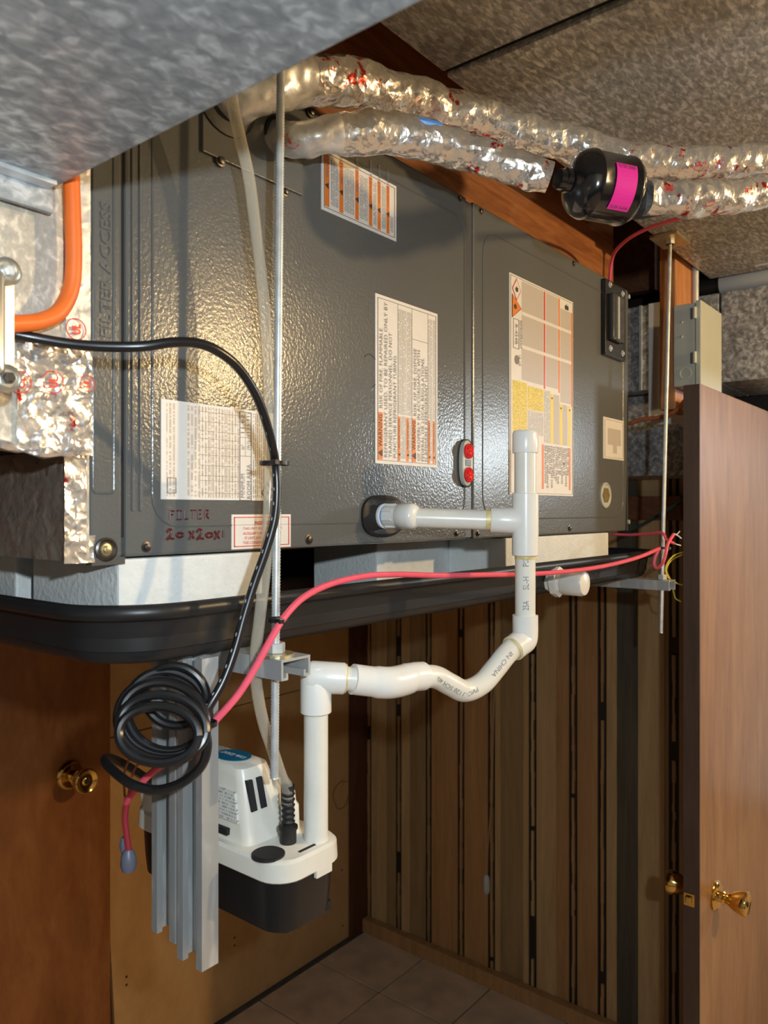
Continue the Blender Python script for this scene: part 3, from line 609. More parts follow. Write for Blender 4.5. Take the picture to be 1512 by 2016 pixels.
dc = (X(.935), Z(.09)); frame(L, 'ink_soft', X(.045), X(.115), Z(.06), Z(.22), .0006)
y = FY-.0017; MB().tube([Vector((dc[0]+a*.009, y, dc[1]+b*.011)) for a, b in ((0, 1), (1, 0), (0, -1), (-1, 0), (0, 1))], .0006, 4).build('symbol_diamond', 'ink_soft', L)
text('symbol_letter', 'A', 'ink_soft', L, up(dc[0]+.003, dc[1]-.003), .006, .006)
L, x0, x1, z0, z1 = sticker(455, 1013, 571, 1082, 'small white notice label with red border and red text', nm='notice_label')
ww = x1-x0; hh = z1-z0; frame(L, 'red_print', X(.035), X(.965), Z(.07), Z(.93), .0009)
flat = lambda xl, z: (lambda u, v: Vector((xl+u, FY-.0024, z+v)))
text('notice_text', 'NOTICE', 'red_print', L, flat(X(.37), Z(.70)), .27*ww, .11*hh, .03)
for i, (s, a, b) in enumerate((('THIS UNIT IS EQUIPPED WITH', .17, .83), ('AUXILIARY HEATER SWITCH', .17, .81), ('IF UNIT SHUTS OFF CHECK', .20, .80), ('THE CONDENSATE DRAIN', .17, .78))):
    text('notice_text', s, 'red_print', L, flat(X(a), Z(.545-.135*i)), (b-a)*ww, .085*hh)
L, x0, x1, z0, z1 = sticker(1187, 820, 1227, 902, 'small pale wiring sheet near the right end', nm='wiring_label')
ww = x1-x0; hh = z1-z0; frame(L, 'ink_soft', X(.06), X(.95), Z(.04), Z(.95), .0004); patch(L, 'print_block', 'paper_dense', X(.2), X(.85), Z(.35), Z(.75), .6); patch(L, 'print_block', 'paper_dense', X(.45), X(.65), Z(.15), Z(.35), .6)
# handwriting straight on the cabinet
def strokes(nm, st, px0, py0, sx, sy, rad):
    m = MB()
    for s in st:
        pts = [fx(px0+a*sx, py0-b*sy) + Vector((0, -.0003, 0)) for a, b in s]
        m.tube(spline(pts, 4) if len(pts) > 2 else pts, rad, 6)
    o = m.build(nm, 'marker', mp); o['label'] = 'dark red marker handwriting on the grey panel'; return o
F1 = [[(0, 0), (.05, 1)], [(.05, 1), (.7, 1)], [(.03, .55), (.5, .6)]]
I1 = [[(0, 1), (.7, 1)], [(.35, 1), (.35, 0)], [(0, 0), (.7, .02)]]
L1 = [[(.1, 1), (.1, 0)], [(.1, 0), (.65, .05)]]
T1 = [[(0, 1), (.8, 1.02)], [(.4, 1), (.38, 0)]]
E1 = [[(.1, 1), (.1, 0)], [(.1, 1), (.6, 1)], [(.1, .5), (.5, .55)], [(.1, 0), (.6, .03)]]
R1 = [[(.1, 0), (.12, 1)], [(.12, 1), (.55, .95), (.55, .6), (.12, .5)], [(.2, .5), (.7, 0)]]
for i, g in enumerate((F1, I1, L1, T1, E1, R1)): strokes('handwritten_letter', g, 334+13.6*i, 1023-.4*i, 12.5, 17, .0009)
two = [[(0, .7), (.25, 1), (.5, .85), (.35, .4), (0, 0), (.3, .15), (.7, .05)]]; zer = [[(.35, .65), (.05, .45), (.3, .2), (.7, .35), (.65, .6), (.35, .65)]]; ex = [[(.1, .8), (.6, .1)], [(.6, .85), (.1, 0)]]; one = [[(.3, .9), (.3, .2)]]
for g, px in ((two, 328), (zer, 346), (ex, 370), (two, 387), (zer, 404), (ex, 420), (one, 434)): strokes('handwritten_digit', g, px, 1062, 19, 20, .0013)
# ================================================================== DRAIN PAN
PX0, PX1, PY0, PY1 = 0.385, 1.80, 0.628, 1.30; PZB, PZT = H-0.149, H-0.089
pan = thing('drain_pan', 'black plastic drain pan with rounded corners under the unit', 'pan', ((PX0+PX1)/2, (PY0+PY1)/2, PZB))
def ring(ins, z, r=0.085): return rrect(PX0+ins, PX1-ins, PY0+ins, PY1-ins, z, max(r-ins, 0.02), 9)
MB().loft([ring(.026, PZB), ring(.019, PZB+.0015), ring(.015, PZB+.005), ring(.013, PZB+.010), ring(.005, PZT-.014), ring(.008, PZT-.012), ring(.010, PZB+.014), ring(.032, PZB+.004)]).build('basin', 'pan', pan, True, 50)
MB().loft([ring(.006, PZT-.016), ring(-.003, PZT-.015), ring(-.006, PZT-.010), ring(-.005, PZT-.004), ring(.000, PZT), ring(.006, PZT-.001), ring(.009, PZT-.006), ring(.0085, PZT-.016)], caps=(False, False)).build('rim', 'pan', pan, True, 60)
pf = atY(1090, 1145, PY0)
fz = pf.z
ft = MB().lathe((pf.x, PY0+.01, fz), (0, -1, 0), [(0, .018), (.012, .018), (.0125, .027), (.022, .027), (.0225, .019), (.034, .019)], 8).build('drain_fitting', 'pvc_fit', pan)
MB().lathe((pf.x, PY0-.020, fz), (0, -1, 0), [(0, .0215), (.002, .0225), (.034, .0225), (.039, .020), (.041, .015), (.042, .0)], 28).build('drain_cap', 'pvc_fit', ft, True)
# foam blocks carrying the unit
def fblock(x0, x1, y0, y1, lab):
    tag(MB().box(x0, x1, y0, y1, PZB+0.006, ZB-0.0015, 0.003).build('foam_block', 'foam'), lab, 'foam block', 'foam blocks under the unit')
xf = fx(236).x
fblock(xf, fx(520).x, FY+.002, FY+.17, 'long white foam block under the left end of the unit')
fblock(atY(742, 1090, FY+.12).x, atY(945, 1090, FY+.12).x, FY+.12, FY+.26, 'shaded foam block in the pan below the drain port')
fblock(fx(998).x, fx(1200).x, FY+.002, FY+.12, 'long white foam block under the right end of the unit')
fblock(xf-.004, xf+.06, FY+.20, FY+.5, 'white foam block at the far left edge of the pan')
# ================================================================== LEFT PLENUM
PY = 0.625
pn = thing('filter_plenum', 'galvanised plenum with foil taped seams at the left end of the unit', 'plenum', (0.1, PY+.2, H-.04))
px1 = atY(176, 700, PY).x; zlo = atY(100, 888, PY).z
MB().box(-0.6, px1-0.001, PY, PY+.03, zlo, H+0.50, 0.001).build('front_sheet', 'galv_plenum', pn)
xt0 = atY(122, 600, PY).x
def crumple(x0, x1, z0, z1, y, nx, nz, amp, mat, nm, par, jag=0.0):
    m = MB(); vs = []; fs = []
    for j in range(nz+1):
        for i in range(nx+1):
            x = x0+(x1-x0)*i/nx; z = z0+(z1-z0)*j/nz
            e = jag*noise.noise(Vector((x*9, z*60, 1.7))) if i in (0, nx) else 0
            vs.append(Vector((x+e, y - 0.001 - amp*(0.5+0.5*noise.noise(Vector((x*70, y*9, z*70)))) - amp*.5*abs(noise.noise(Vector((x*190, 3, z*190)))), z)))
    for j in range(nz):
        for i in range(nx): a = j*(nx+1)+i; fs.append((a, a+1, a+nx+2, a+nx+1))
    n0 = len(vs); vs += [v + Vector((0, 0.0008, 0)) for v in vs]; fs += [tuple(n0+i for i in f[::-1]) for f in fs]
    b = [i for i in range(nx+1)] + [j*(nx+1)+nx for j in range(1, nz+1)] + [nz*(nx+1)+i for i in range(nx-1, -1, -1)] + [j*(nx+1) for j in range(nz-1, 0, -1)]
    for k in range(len(b)): a, c = b[k], b[(k+1) % len(b)]; fs.append((a, c, c+n0, a+n0))
    return m.add(vs, fs).build(nm, mat, par, True, 60)
zt1 = atY(150, 688, PY).z
crumple(atY(128, 600, PY).x, px1, zt1-.005, H+.42, PY, 6, 50, .0012, 'foil_flat', 'foil_tape', pn)
crumple(atY(30, 800, PY).x, px1+.001, zlo-.002, zt1+.004, PY, 26, 26, .004, 'foil_red', 'foil_tape', pn, .001)
crumple(atY(-40, 720, PY).x, atY(135, 720, PY).x, atY(80, 752, PY).z, atY(80, 715, PY).z, PY-.002, 20, 6, .003, 'foil_red', 'foil_tape', pn)
# lower foil-wrapped adapter, set back
ax = 0.360; ay = 0.652
zl1, zl0 = zlo+.004, H-0.045
MB().box(ax, XL-.008, ay+.0025, 1.15, zl0, zl1).build('adapter_core', 'galv_plenum', pn)
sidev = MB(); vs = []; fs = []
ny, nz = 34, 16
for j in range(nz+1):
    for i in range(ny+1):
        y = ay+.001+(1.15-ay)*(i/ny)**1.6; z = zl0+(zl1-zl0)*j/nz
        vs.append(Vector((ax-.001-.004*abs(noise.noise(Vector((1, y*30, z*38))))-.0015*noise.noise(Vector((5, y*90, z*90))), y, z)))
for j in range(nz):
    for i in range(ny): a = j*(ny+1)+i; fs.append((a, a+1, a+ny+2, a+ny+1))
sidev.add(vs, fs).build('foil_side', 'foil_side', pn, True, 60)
crumple(ax-.004, XL-.014, zl0-.002, zl1, ay, 6, 30, .0035, 'foil_red', 'foil_tape', pn)
crumple(ax+.002, XL-.001, zl0-.003, zl0+.022, FY-.003, 8, 8, .005, 'foil', 'foil_tape', pn, .004)
tag(MB().tube(spline([atY(-10, 872, PY-.006), atY(60, 889, PY-.006), atY(120, 893, PY-.006), atY(165, 884, PY-.004)], 8), lambda t: .0035+.0015*math.sin(t*17), 8, .0012, 150).build('tape_curl', 'foil', pn, True))
# printed marks on the tape
def mark(par, c, s, ex, ez, mat='red_print'):
    n = Vector(ex).cross(Vector(ez)).normalized(); ex = Vector(ex).normalized(); ez = Vector(ez).normalized(); c = Vector(c)
    m = MB().tube([c + (ex*math.cos(a)+ez*math.sin(a))*s for a in [i*2*PI/20 for i in range(21)]], s*.055, 5); o = m.build('printed_ring', mat, par)
    text('printed_mark', 'UL', mat, par, lambda u, v: c + ex*(u-s*.5) + ez*(v-s*.45) + n*0.0006, s, s*.9, .05); return o
for (px, py, s) in ((150, 648, .009), (40, 752, .009), (105, 752, .009), (172, 755, .007)):
    mark(pn, atY(px, py, PY-.0062 if py > 700 else PY-.0034), s, (0, 0, 1), (-1, 0, 0))
# orange hose and cast junction box cover at far left
oh = MB().tube(spline([atY(140, 250, PY-.016), atY(140, 330, PY-.016), atY(143, 420, PY-.016), atY(145, 520, PY-.016), atY(138, 575, PY-.016), atY(115, 615, PY-.017), atY(80, 632, PY-.018), atY(40, 637, PY-.02), atY(-30, 640, PY-.025)], 8), .0068, 14).build('orange_hose', 'orange_hose', None, True)
tag(oh, 'bright orange hose bending across the plenum', 'hose')
jy = 0.56
jb = thing('junction_box', 'cast metal box cover with two screws at the left edge', 'junction box', (atY(0, 640, jy).x, jy, atY(0, 780, jy).z))
jx0, jx1, jz0, jz1 = atY(-150, 640, jy).x, atY(33, 640, jy).x, atY(0, 776, jy).z, atY(0, 503, jy).z
sec = lambda ins, y: [Vector((q.x, y, q.y)) for q in rrect(jx0+ins, jx1-ins, jz0+ins, jz1-ins, 0, max(.018-ins, .003), 6)]
MB().loft([sec(0, jy+.05), sec(0, jy+.004), sec(.002, jy), sec(.010, jy-.001), sec(.0115, jy-.007), sec(.014, jy-.009)]).build('cover', 'cast', jb, True, 40)
for py in (535, 745):
    c = atY(12, py, jy-.001); MB().lathe(c, (0, -1, 0), [(0, .010), (.003, .010), (.0045, .0085), (.0050, .007), (.003, .0065), (.0028, 0)], 22).build('cover_boss', 'cast', jb, True)
    MB().lathe(c+Vector((0, -.003, 0)), (0, -1, 0), [(0, .0045), (.0035, .004), (.004, .003)], 6).build('cover_screw', 'zinc' if py < 600 else 'screw', jb)
# ================================================================== RODS AND STRUTS
def threaded_rod(bot, top, nm_label, nuts, plate=None):
    r = .0047; o = thing('threaded_rod', nm_label, 'rod', bot)
    L = (Vector(top)-Vector(bot)).length; prof = []; k = int(L/.0032)
    for i in range(k): t = i*L/k; prof += [(t, r), (t+L/k*.5, r*.84)]
    prof.append((L, r)); MB().lathe(bot, Vector(top)-Vector(bot), prof, 10).build('rod', 'zinc', o, True, 80)
    d = (Vector(top)-Vector(bot)).normalized()
    for z, w_ in nuts:
        p = Vector(bot) + d*((z-bot[2])/d.z)
        MB().lathe(p, (0, 0, 1), [(0, .0095), (.001, .0102), (.0095, .0102), (.0105, .0095)], 6).build('nut', 'zinc', o)
        if w_: MB().lathe(p - Vector((0, 0, .0028)), (0, 0, 1), [(0, .019), (.0026, .019)], 24).build('washer', 'brass_zinc', o)
    return o, d
SZ1 = PZB - 0.0005; SD = 0.021; SW = 0.041
ry = 0.590; rb = atY(540, 1532, ry); rt = atY(553, 118, ry); rt = rb + (rt-rb)*1.05
threaded_rod(rb, rt, 'long zinc threaded rod hanging in front of the unit', [(SZ1+.003, True)])
rb2 = atY(1301, 1246, 0.585); rt2 = atY(1319, 478, 0.585)
o, d_ = threaded_rod(rb2, rt2, 'thin threaded rod beside the brown door at the unit far end', [(SZ1+.001, False), (rt2.z-.004, False)])
MB().box(rt2.x-.045, rt2.x+.045, rt2.y-.03, rt2.y+.03, ZD-.0075, ZD-.0005, .001).build('hanger_plate', 'brass_zinc', o)
MB().lathe((rt2.x, rt2.y, rt2.z-.004), (0, 0, 1), [(0, .009), (.016, .009), (.017, .013), (max(.02, ZD-.0075-rt2.z+.004), .013)], 16).build('coupling', 'brass_zinc', o, True)
def strut(nm, org, ax, up_, wd, L, lab, W=SW, D=SD, grp=None):
    """channel: back at up side, open slot with curled lips on the other side"""
    a = Vector(ax).normalized(); u = Vector(up_).normalized(); w_ = Vector(wd).normalized(); t = .0027; h = W/2
    prof = [(-h, 0), (h, 0), (h, -D), (h-.0095, -D), (h-.0095, -D+.007), (h-.0095+t, -D+.007), (h-.0095+t, -D+t), (h-t, -D+t), (h-t, -t), (-h+t, -t), (-h+t, -D+t), (-h+.0095-t, -D+t), (-h+.0095-t, -D+.007), (-h+.0095, -D+.007), (-h+.0095, -D), (-h, -D)]
    m = MB().loft([[Vector(org)+w_*x+u*z for x, z in prof], [Vector(org)+w_*x+u*z+a*L for x, z in prof]])
    o = m.build(nm, 'strut'); tag(o, lab, 'strut channel', grp); return o
sx = rb.x + (SZ1-rb.z)/(rt.z-rb.z)*(rt.x-rb.x)
strut('strut_channel', (sx+.006, 0.566, SZ1), (0, 1, 0), (0, 0, 1), (1, 0, 0), 0.8, 'galvanised strut channel crossing under the pan at the pump end', grp='strut channels')
strut('strut_channel', (rb2.x+.012, 0.565, SZ1), (0, 1, 0), (0, 0, 1), (1, 0, 0), 0.8, 'galvanised strut channel under the pan beside the brown door', grp='strut channels')
vx = 0.496
for i, (yy, zb3) in enumerate(((0.6375+SW/2, atY(412, 1906, .6375).z), (0.6375+SW*1.5+.004, atY(330, 1845, .70).z))):
    strut('strut_channel', (vx+SD+.0005, yy, zb3), (0, 0, 1), (1, 0, 0), (0, 1, 0), SZ1-.001-zb3, ['nearer upright strut channel with pale flat side hanging below the pan', 'farther upright strut channel hanging behind the coiled cord'][i], grp='strut channels')
# ================================================================== CONDENSATE PUMP
NX, NY = 0.543, 0.572; PW, PLn = 0.102, 0.266
tz0, tz1, lz1 = H-.446, H-.377, H-.360
pu = thing('condensate_pump', 'white and black condensate pump hanging below the pan', 'pump', (NX+PW/2, NY+PLn/2, tz0))
def prr(ins, z, r=.030, x0=NX, x1=NX+PW, y0=NY, y1=NY+PLn): return rrect(x0+ins, x1-ins, y0+ins, y1-ins, z, max(r-ins*.5, .006), 6)
MB().loft([prr(.012, tz0+.007), prr(.008, tz0+.009), prr(.006, tz0+.03), prr(.004, tz1+.002)]).build('tank', 'black', pu, True, 40)
MB().lathe((NX+.035, NY+.030, tz0), (0, 0, 1), [(0, .008), (.014, .010)], 14).build('tank_foot', 'black', pu, True)
MB().lathe((NX+.062, NY+.034, tz0+.003), (0, 0, 1), [(0, .017), (.012, .020)], 18).build('tank_sump', 'black', pu, True)
MB().box(NX+PW-.03, NX+PW-.012, NY+.012, NY+.03, tz0+.004, tz0+.016, .003).build('tank_foot', 'black', pu)
lid = MB().loft([prr(.001, tz1-.006), prr(-.001, tz1-.004), prr(0, lz1-.003), prr(.003, lz1)]).build('cover', 'pump_white', pu, True, 40)
MB().box(NX+.052, NX+PW-.026, NY-.0008, NY+.004, tz1-.013, tz1-.004, .001).build('cover_tab', 'pump_white', lid)
MB().box(NX+.038, NX+.062, NY+.010, NY+.0135, lz1-.001, lz1+.0006).build('cover_slot', 'gap', lid)
# motor housing, tapering upward
hx0, hx1, hy0, hy1 = .5545, .6160, .634, .765; hz = H-.281
def hs(f, z, r=.012):
    return rrect(hx0+.006*f, hx1-.010*f, hy0+.018*f, hy1-.012*f, z, r, 5)
hou = MB().loft([hs(-.12, lz1-.001), hs(0, lz1+.006), hs(.5, (lz1+hz)/2), hs(.92, hz-.010), hs(1.1, hz-.003), hs(1.6, hz)]).build('motor_housing', 'pump_white', pu, True, 40)
for dx in (.020, .034):
    xq = hx0+dx-.006; MB().prism([(xq-.0035, hy0+.0125, hz-.014), (xq+.0035, hy0+.0125, hz-.014), (xq+.0048, hy0+.0055, hz-.046), (xq-.0032, hy0+.0055, hz-.046)], (0, .008, 0)).build('vent_slot', 'gap', hou)
MB().box(hx1-.012, hx1-.002, hy0+.010, hy0+.040, lz1, hz-.020, .005).build('housing_shoulder', 'pump_white', hou, True)
c = Vector(((hx0+hx1)/2-.001, hy0+.060, hz+.0004))
ov = MB().prism([c + Vector((.0175*math.cos(a), .025*math.sin(a), 0)) for a in [i*2*PI/32 for i in range(32)]], (0, 0, .0006)).build('logo_sticker', 'blue_print', hou)
text('logo_text', 'Little GIANT', 'white_print', ov, lambda u, v: c + Vector((.004-v, u-.0200, .001)) , .040, .0075, .03)
text('moulded_text', 'E2', 'ink_soft', hou, lambda u, v: Vector((hx0+.014+v, hy1-.028-u, hz+.0006)), .012, .010)
xs_ = hx0+.003
q0 = Vector((xs_-.001, hy0+.030, lz1+.028)); 
MB().prism([(hx0+.0015, hy0+.016, lz1+.022), (hx0+.0015, hy0+.085, lz1+.022), (hx0+.0045, hy0+.085, hz-.026), (hx0+.0045, hy0+.024, hz-.026)], (-.003, 0, 0)).build('rating_label', 'pump_label', hou)
MB().box(hx0-.004, hx0+.002, hy0+.030, hy0+.058, lz1+.006, lz1+.013).build('float_slot', 'gap', hou)
MB().lathe((.556, .604, lz1-.0005), (0, 0, 1), [(0, .0175), (.0025, .0175), (.003, .0165)], 28).build('inlet_ring', 'rubber', lid, True)
MB().lathe((.556, .604, lz1+.0026), (0, 0, 1), [(0, .0155), (.0006, .0155)], 24).build('inlet_hole', 'gap', lid, True)
# discharge barb + check valve
bp = Vector((.591, .6105, lz1))
cv = MB().lathe(bp, (0, 0, 1), [(0, .009), (.014, .009), (.015, .0105), (.018, .0105), (.019, .008)] + [(.020+.006*i+s, rr_) for i in range(6) for s, rr_ in ((0, .0062), (.0028, .0076), (.0045, .0062))] + [(.062, .007)], 18).build('check_valve', 'rubber', pu, True, 60)
MB().lathe(bp+Vector((.022, .020, 0)), (0, 0, 1), [(0, .011), (.030, .010), (.034, .007), (.045, .006)], 16).build('float_switch_cap', 'pump_white', pu, True)
MB().lathe((NX+.024, NY+PLn-.030, lz1), (0, 0, 1), [(0, .022), (.018, .020), (.024, .012), (.045, .011), (.05, .008)], 18).build('rear_dome', 'pump_white', pu, True)
MB().box(NX+.006, NX+.05, NY+PLn-.075, NY+PLn-.012, lz1, lz1+.022, .006).build('rear_shoulder', 'pump_white', pu, True)
# clear discharge tube
tb = bp + Vector((0, 0, .040))
tp_ = [atY(452, 150, .60), atY(458, 205, .60), atY(472, 270, .602), atY(490, 350, .604), atY(503, 450, .606), atY(516, 560, .607), atY(525, 680, .606), atY(531, 800, .603), atY(532, 900, .598), atY(529, 1020, .597), atY(522, 1120, .598), atY(511, 1220, .602), atY(503, 1290, .608), atY(505, 1350, .612), atY(518, 1420, .616), atY(538, 1480, .615), atY(555, 1530, .613)]
tp_ += [tb + Vector((-.001, 0, .02)), tb]
tag(MB().tube(spline(tp_, 6), .0062, 14, closed_ends=False).build('vinyl_tube', 'vinyl', None, True), 'clear vinyl tube rising from the pump past the unit', 'tube')
# ================================================================== PVC DRAIN LINE
R3 = .01335; RF = .0168
dn_ = thing('drain_line', 'white plastic drain pipe run with trap from unit to pump', 'pipe', (0.8, 0.55, H-.37))
A0 = Vector((dp.x-.002, FY, dp.z))
pe = Vector((A0.x, .617, dp.z-.001))
MB().lathe(A0, (0, -1, 0), [(0, .0165), (.008, .0172), (.009, .0155)], 24).build('adapter_collar', 'pvc_fit', dn_, True)
MB().lathe(A0+Vector((0, -.006, 0)), (0, -1, 0), [(0, .0145), (.008, .0145)], 24).build('thread_sealant', 'ptfe', dn_, True)
ad = MB().lathe(A0+Vector((0, -.012, 0)), (0, -1, 0), [(0, .0155), (.018, .0155), (.0185, .0165), (.0215, .0165)], 24).build('adapter', 'pvc_fit', dn_, True)
for i in range(8):
    a = i*PI/4+.3; c = A0 + Vector((.0160*math.cos(a), -.013, .0160*math.sin(a))); MB().cyl(c, c+Vector((0, -.016, 0)), .0017, 6).build('adapter_rib', 'pvc_fit', ad)
TE = atd(1034, 1026, 1.02)
dirp = (TE - pe).normalized()
eb = MB().lathe(A0+Vector((0, -.033, 0)), (0, -1, 0), [(0, RF*.97), (.001, RF*1.02), (.020, RF*1.02), (.024, RF*.96), (.0275, RF*.75), (.0285, RF*.4), (.0288, 0)], 28).build('elbow', 'pvc_fit', dn_, True, 50)
MB().cyl(Vector((A0.x, .622, A0.z-.0015)), TE, R3, 22).build('pipe', 'pvc', dn_, True)
MB().cyl(TE-dirp*.052, TE-dirp*.046, R3+.0006, 22).build('cement_ring', 'pvc_glue', dn_, True)
te = MB().lathe(TE-dirp*.046, dirp, [(0, RF*.97), (.001, RF), (.030, RF), (.046, RF*.9)], 24)
tz = lambda py: atd(1034, py, 1.02).z
te.lathe((TE.x, TE.y, tz(1094)), (0, 0, 1), [(0, RF*.97), (.001, RF*1.03), (tz(971)-tz(1094)-.001, RF*1.03), (tz(971)-tz(1094), RF*.97)], 28)
te.build('tee', 'pvc_fit', dn_, True)
rz0, rz1 = tz(1215), tz(848)
MB().cyl((TE.x, TE.y, tz(1000)), (TE.x, TE.y, tz(870)), R3*1.06, 24).build('riser_pipe', 'pvc', dn_, True)
MB().lathe((TE.x, TE.y, tz(892)), (0, 0, 1), [(0, RF*.98), (.001, RF), (rz1-tz(892)-.004, RF), (rz1-tz(892)-.001, RF*.94), (rz1-tz(892), RF*.86)], 28).build('pipe_cap', 'pvc_fit', dn_, True)
lowp = MB().cyl((TE.x, TE.y, tz(1225)), (TE.x, TE.y, tz(1090)), R3, 24).build('riser_pipe', 'pvc', dn_, True)
MB().cyl((TE.x, TE.y, tz(1101)), (TE.x, TE.y, tz(1094)), R3+.0005, 24).build('cement_ring', 'pvc_glue', dn_, True)
# print on the riser, reading upward, on the side toward the room
th0 = math.atan2(-TE.y, -TE.x) + .12
def onriser(z0):
    def f(u, v): th = th0 - (v - .005)/R3*(-1); return Vector((TE.x + (R3+.0004)*math.cos(th), TE.y + (R3+.0004)*math.sin(th), z0+u))
    return lambda u, v: f(u, -v+.008)
for s, a, b in (('25A', 1199, 1181), ('SL-H', 1159, 1134), ('PIE', 1114, 1096)): text('pipe_print', s, 'pvc_ink', lowp, onriser(tz(a)), tz(b)-tz(a), .0075)
# lower elbow, bent trap pipe, long elbow, tee at the pump
EL = Vector((TE.x, TE.y, tz(1258)))
S_ = [EL] + [atd(*p) for p in ((1002, 1283, 1.00), (975, 1316, .985), (948, 1346, .97), (915, 1360, .955), (885, 1347, .94), (858, 1333, .925), (830, 1332, .91))]
sp_ = spline(S_, 10)
de = (S_[1]-EL).normalized()
MB().tube(spline([Vector((TE.x, TE.y, tz(1211))), Vector((TE.x, TE.y, tz(1228))), Vector((TE.x, TE.y, tz(1243))), EL+de*.002, EL+de*.012, EL+de*.026], 5), lambda t: RF, 24).build('elbow', 'pvc_fit', dn_, True, 60)
MB().cyl(EL+de*.026, EL+de*.0285, RF*.93, 24).build('cement_ring', 'pvc_glue', dn_, True)
trap = MB().tube(sp_, R3*1.02, 22).build('trap_pipe', 'pvc', dn_, True, 60)
fr_ = frames(sp_)
def ontrap(i0, off):
    cum = [0]
    for k in range(1, len(sp_)): cum.append(cum[-1]+(sp_[k]-sp_[k-1]).length)
    def f(u, v):
        s = cum[i0]+u; k = max(0, min(len(sp_)-2, next((q for q in range(len(cum)-1) if cum[q+1] >= s), len(sp_)-2)))
        t = (s-cum[k])/max(1e-6, cum[k+1]-cum[k]); p = sp_[k].lerp(sp_[k+1], t); tg = fr_[k][1]
        n = (-p + Vector((0, 0, H))); n = (n - tg*n.dot(tg)).normalized(); b = tg.cross(n)
        a = -(v+off)/R3; return p + (n*math.cos(a) + b*math.sin(a))*(R3*1.02+.0004)
    return f
text('pipe_print', 'IN CHINA', 'pvc_ink', trap, ontrap(12, .001), .042, .0055); text('pipe_print', 'PVC-1120 SCH 40', 'pvc_ink', trap, ontrap(36, .0), .075, .0055)
E2 = atd(772, 1342, .878); dE = (atd(830, 1332, .91) - E2).normalized()
PT = atd(622, 1333, .852)
MB().tube(spline([atd(832, 1331, .911), atd(812, 1333, .90), atd(790, 1340, .888), atd(765, 1344, .875), atd(735, 1342, .868), atd(694, 1337, .858)], 5), lambda t: RF*(1.0 if t < .25 else 1.06 if t < .8 else 1.0), 24).build('elbow', 'pvc_fit', dn_, True, 60)
MB().cyl(atd(700, 1337, .859), PT, R3, 22).build('pipe', 'pvc', dn_, True)
da = (atd(700, 1337, .859)-PT).normalized()
MB().cyl(PT+da*.0315, PT+da*.0335, RF*.95, 22).build('cement_ring', 'pvc_glue', dn_, True)
t2 = MB().lathe(PT-da*.010, da, [(0, RF*.9), (.005, RF*1.05), (.041, RF*1.03), (.042, RF*.95)], 24)
pz = lambda py: atd(622, py, .852).z
t2.lathe((PT.x, PT.y, pz(1403)), (0, 0, 1), [(0, RF*.96), (.001, RF*1.02), (PT.z-pz(1403)+.004, RF*1.02), (PT.z-pz(1403)+.012, RF*.8), (PT.z-pz(1403)+.0155, RF*.4)], 24)
t2.build('tee', 'pvc_fit', dn_, True)
dpz = lz1-.006
MB().cyl((PT.x, PT.y, dpz), (PT.x, PT.y, pz(1398)), R3, 24).build('down_pipe', 'pvc', dn_, True)
# ================================================================== REFRIGERANT LINES
def foil_line(nm, pts, r, lab, mats, cuts, k=10):
    path = pxpath(pts, k); n = len(path)
    o = thing(nm, lab, 'pipe', path[n//2])
    for (a, b, m_) in cuts:
        i0, i1 = int(a*(n-1)), int(b*(n-1))+1
        seg = path[i0:i1+1]
        if len(seg) < 2: continue
        fine = spline(seg, 4)
        MB().tube(fine, lambda t, a=a, b=b: r(a+(b-a)*t), 40, .0045, 30).build('foil_sleeve', m_, o, True, 70)
    return o, path
suc = [(438, 196, .852), (470, 188, .845), (520, 172, .85), (580, 158, .87), (650, 160, .90), (720, 170, .935), (800, 190, .97), (880, 215, 1.0), (960, 238, 1.03), (1040, 262, 1.05), (1120, 283, 1.07), (1200, 305, 1.08), (1280, 318, 1.09), (1360, 322, 1.10), (1440, 318, 1.11), (1530, 308, 1.13), (1640, 290, 1.16)]
o, pa = foil_line('suction_line', suc, lambda t: .029-.006*min(1, t*1.5), 'thick foil-wrapped refrigerant line crossing above the unit', None,
    [(0, .20, 'foil_flat'), (.19, .32, 'foil_red'), (.31, .42, 'foil'), (.41, .50, 'foil_red'), (.49, .72, 'foil'), (.71, 1, 'foil_red')])
for t, s in ((.83, .009), (.86, .009)):
    c = pa[int(t*(len(pa)-1))]; n = (Vector((0, 0, H))-c).normalized(); mark(o, c+n*.0262, .010 if t < .85 else .008, RT, Vector((0, 0, 1)))
for t, tx in ((.745, 'M'), (.79, 'M'), (.815, 'UL')):
    c = pa[int(t*(len(pa)-1))]; n = (Vector((0, 0, H))-c).normalized(); cc = c+n*.0262+Vector((0, 0, .009)); text('printed_mark', tx, 'red_print', o, lambda u, v, cc=cc: cc + RT*u + Vector((0, 0, v)), .010, .008, .04)
band = pa[int(.205*(len(pa)-1))]
liq = [(543, 273, .905), (580, 276, .885), (640, 268, .885), (700, 262, .90), (770, 265, .92), (840, 276, .935), (900, 292, .945), (960, 312, .95), (1020, 334, .952), (1082, 352, .952)]
o, pb_ = foil_line('liquid_line', liq, lambda t: .0180+.006*math.sin(t*PI), 'thinner foil-wrapped refrigerant line running into the black drier', None, [(0, .28, 'foil_flat'), (.27, .56, 'foil'), (.55, 1, 'foil_red')])
c = pb_[int(.11*(len(pb_)-1))]; n = (Vector((0, 0, H))-c).normalized(); mark(o, c+n*.0235, .009, RT, Vector((0, 0, 1)))
c = atd(838, 243, .915); MB().tube([c+Vector((-.012, .012, .003)), c, c+Vector((.014, -.012, -.003))], .0055, 8).build('blue_tape', 'ptfe', o)
liq2 = [(1268, 390, .975), (1330, 392, .985), (1400, 390, 1.0), (1460, 384, 1.02), (1540, 370, 1.05), (1640, 350, 1.09)]
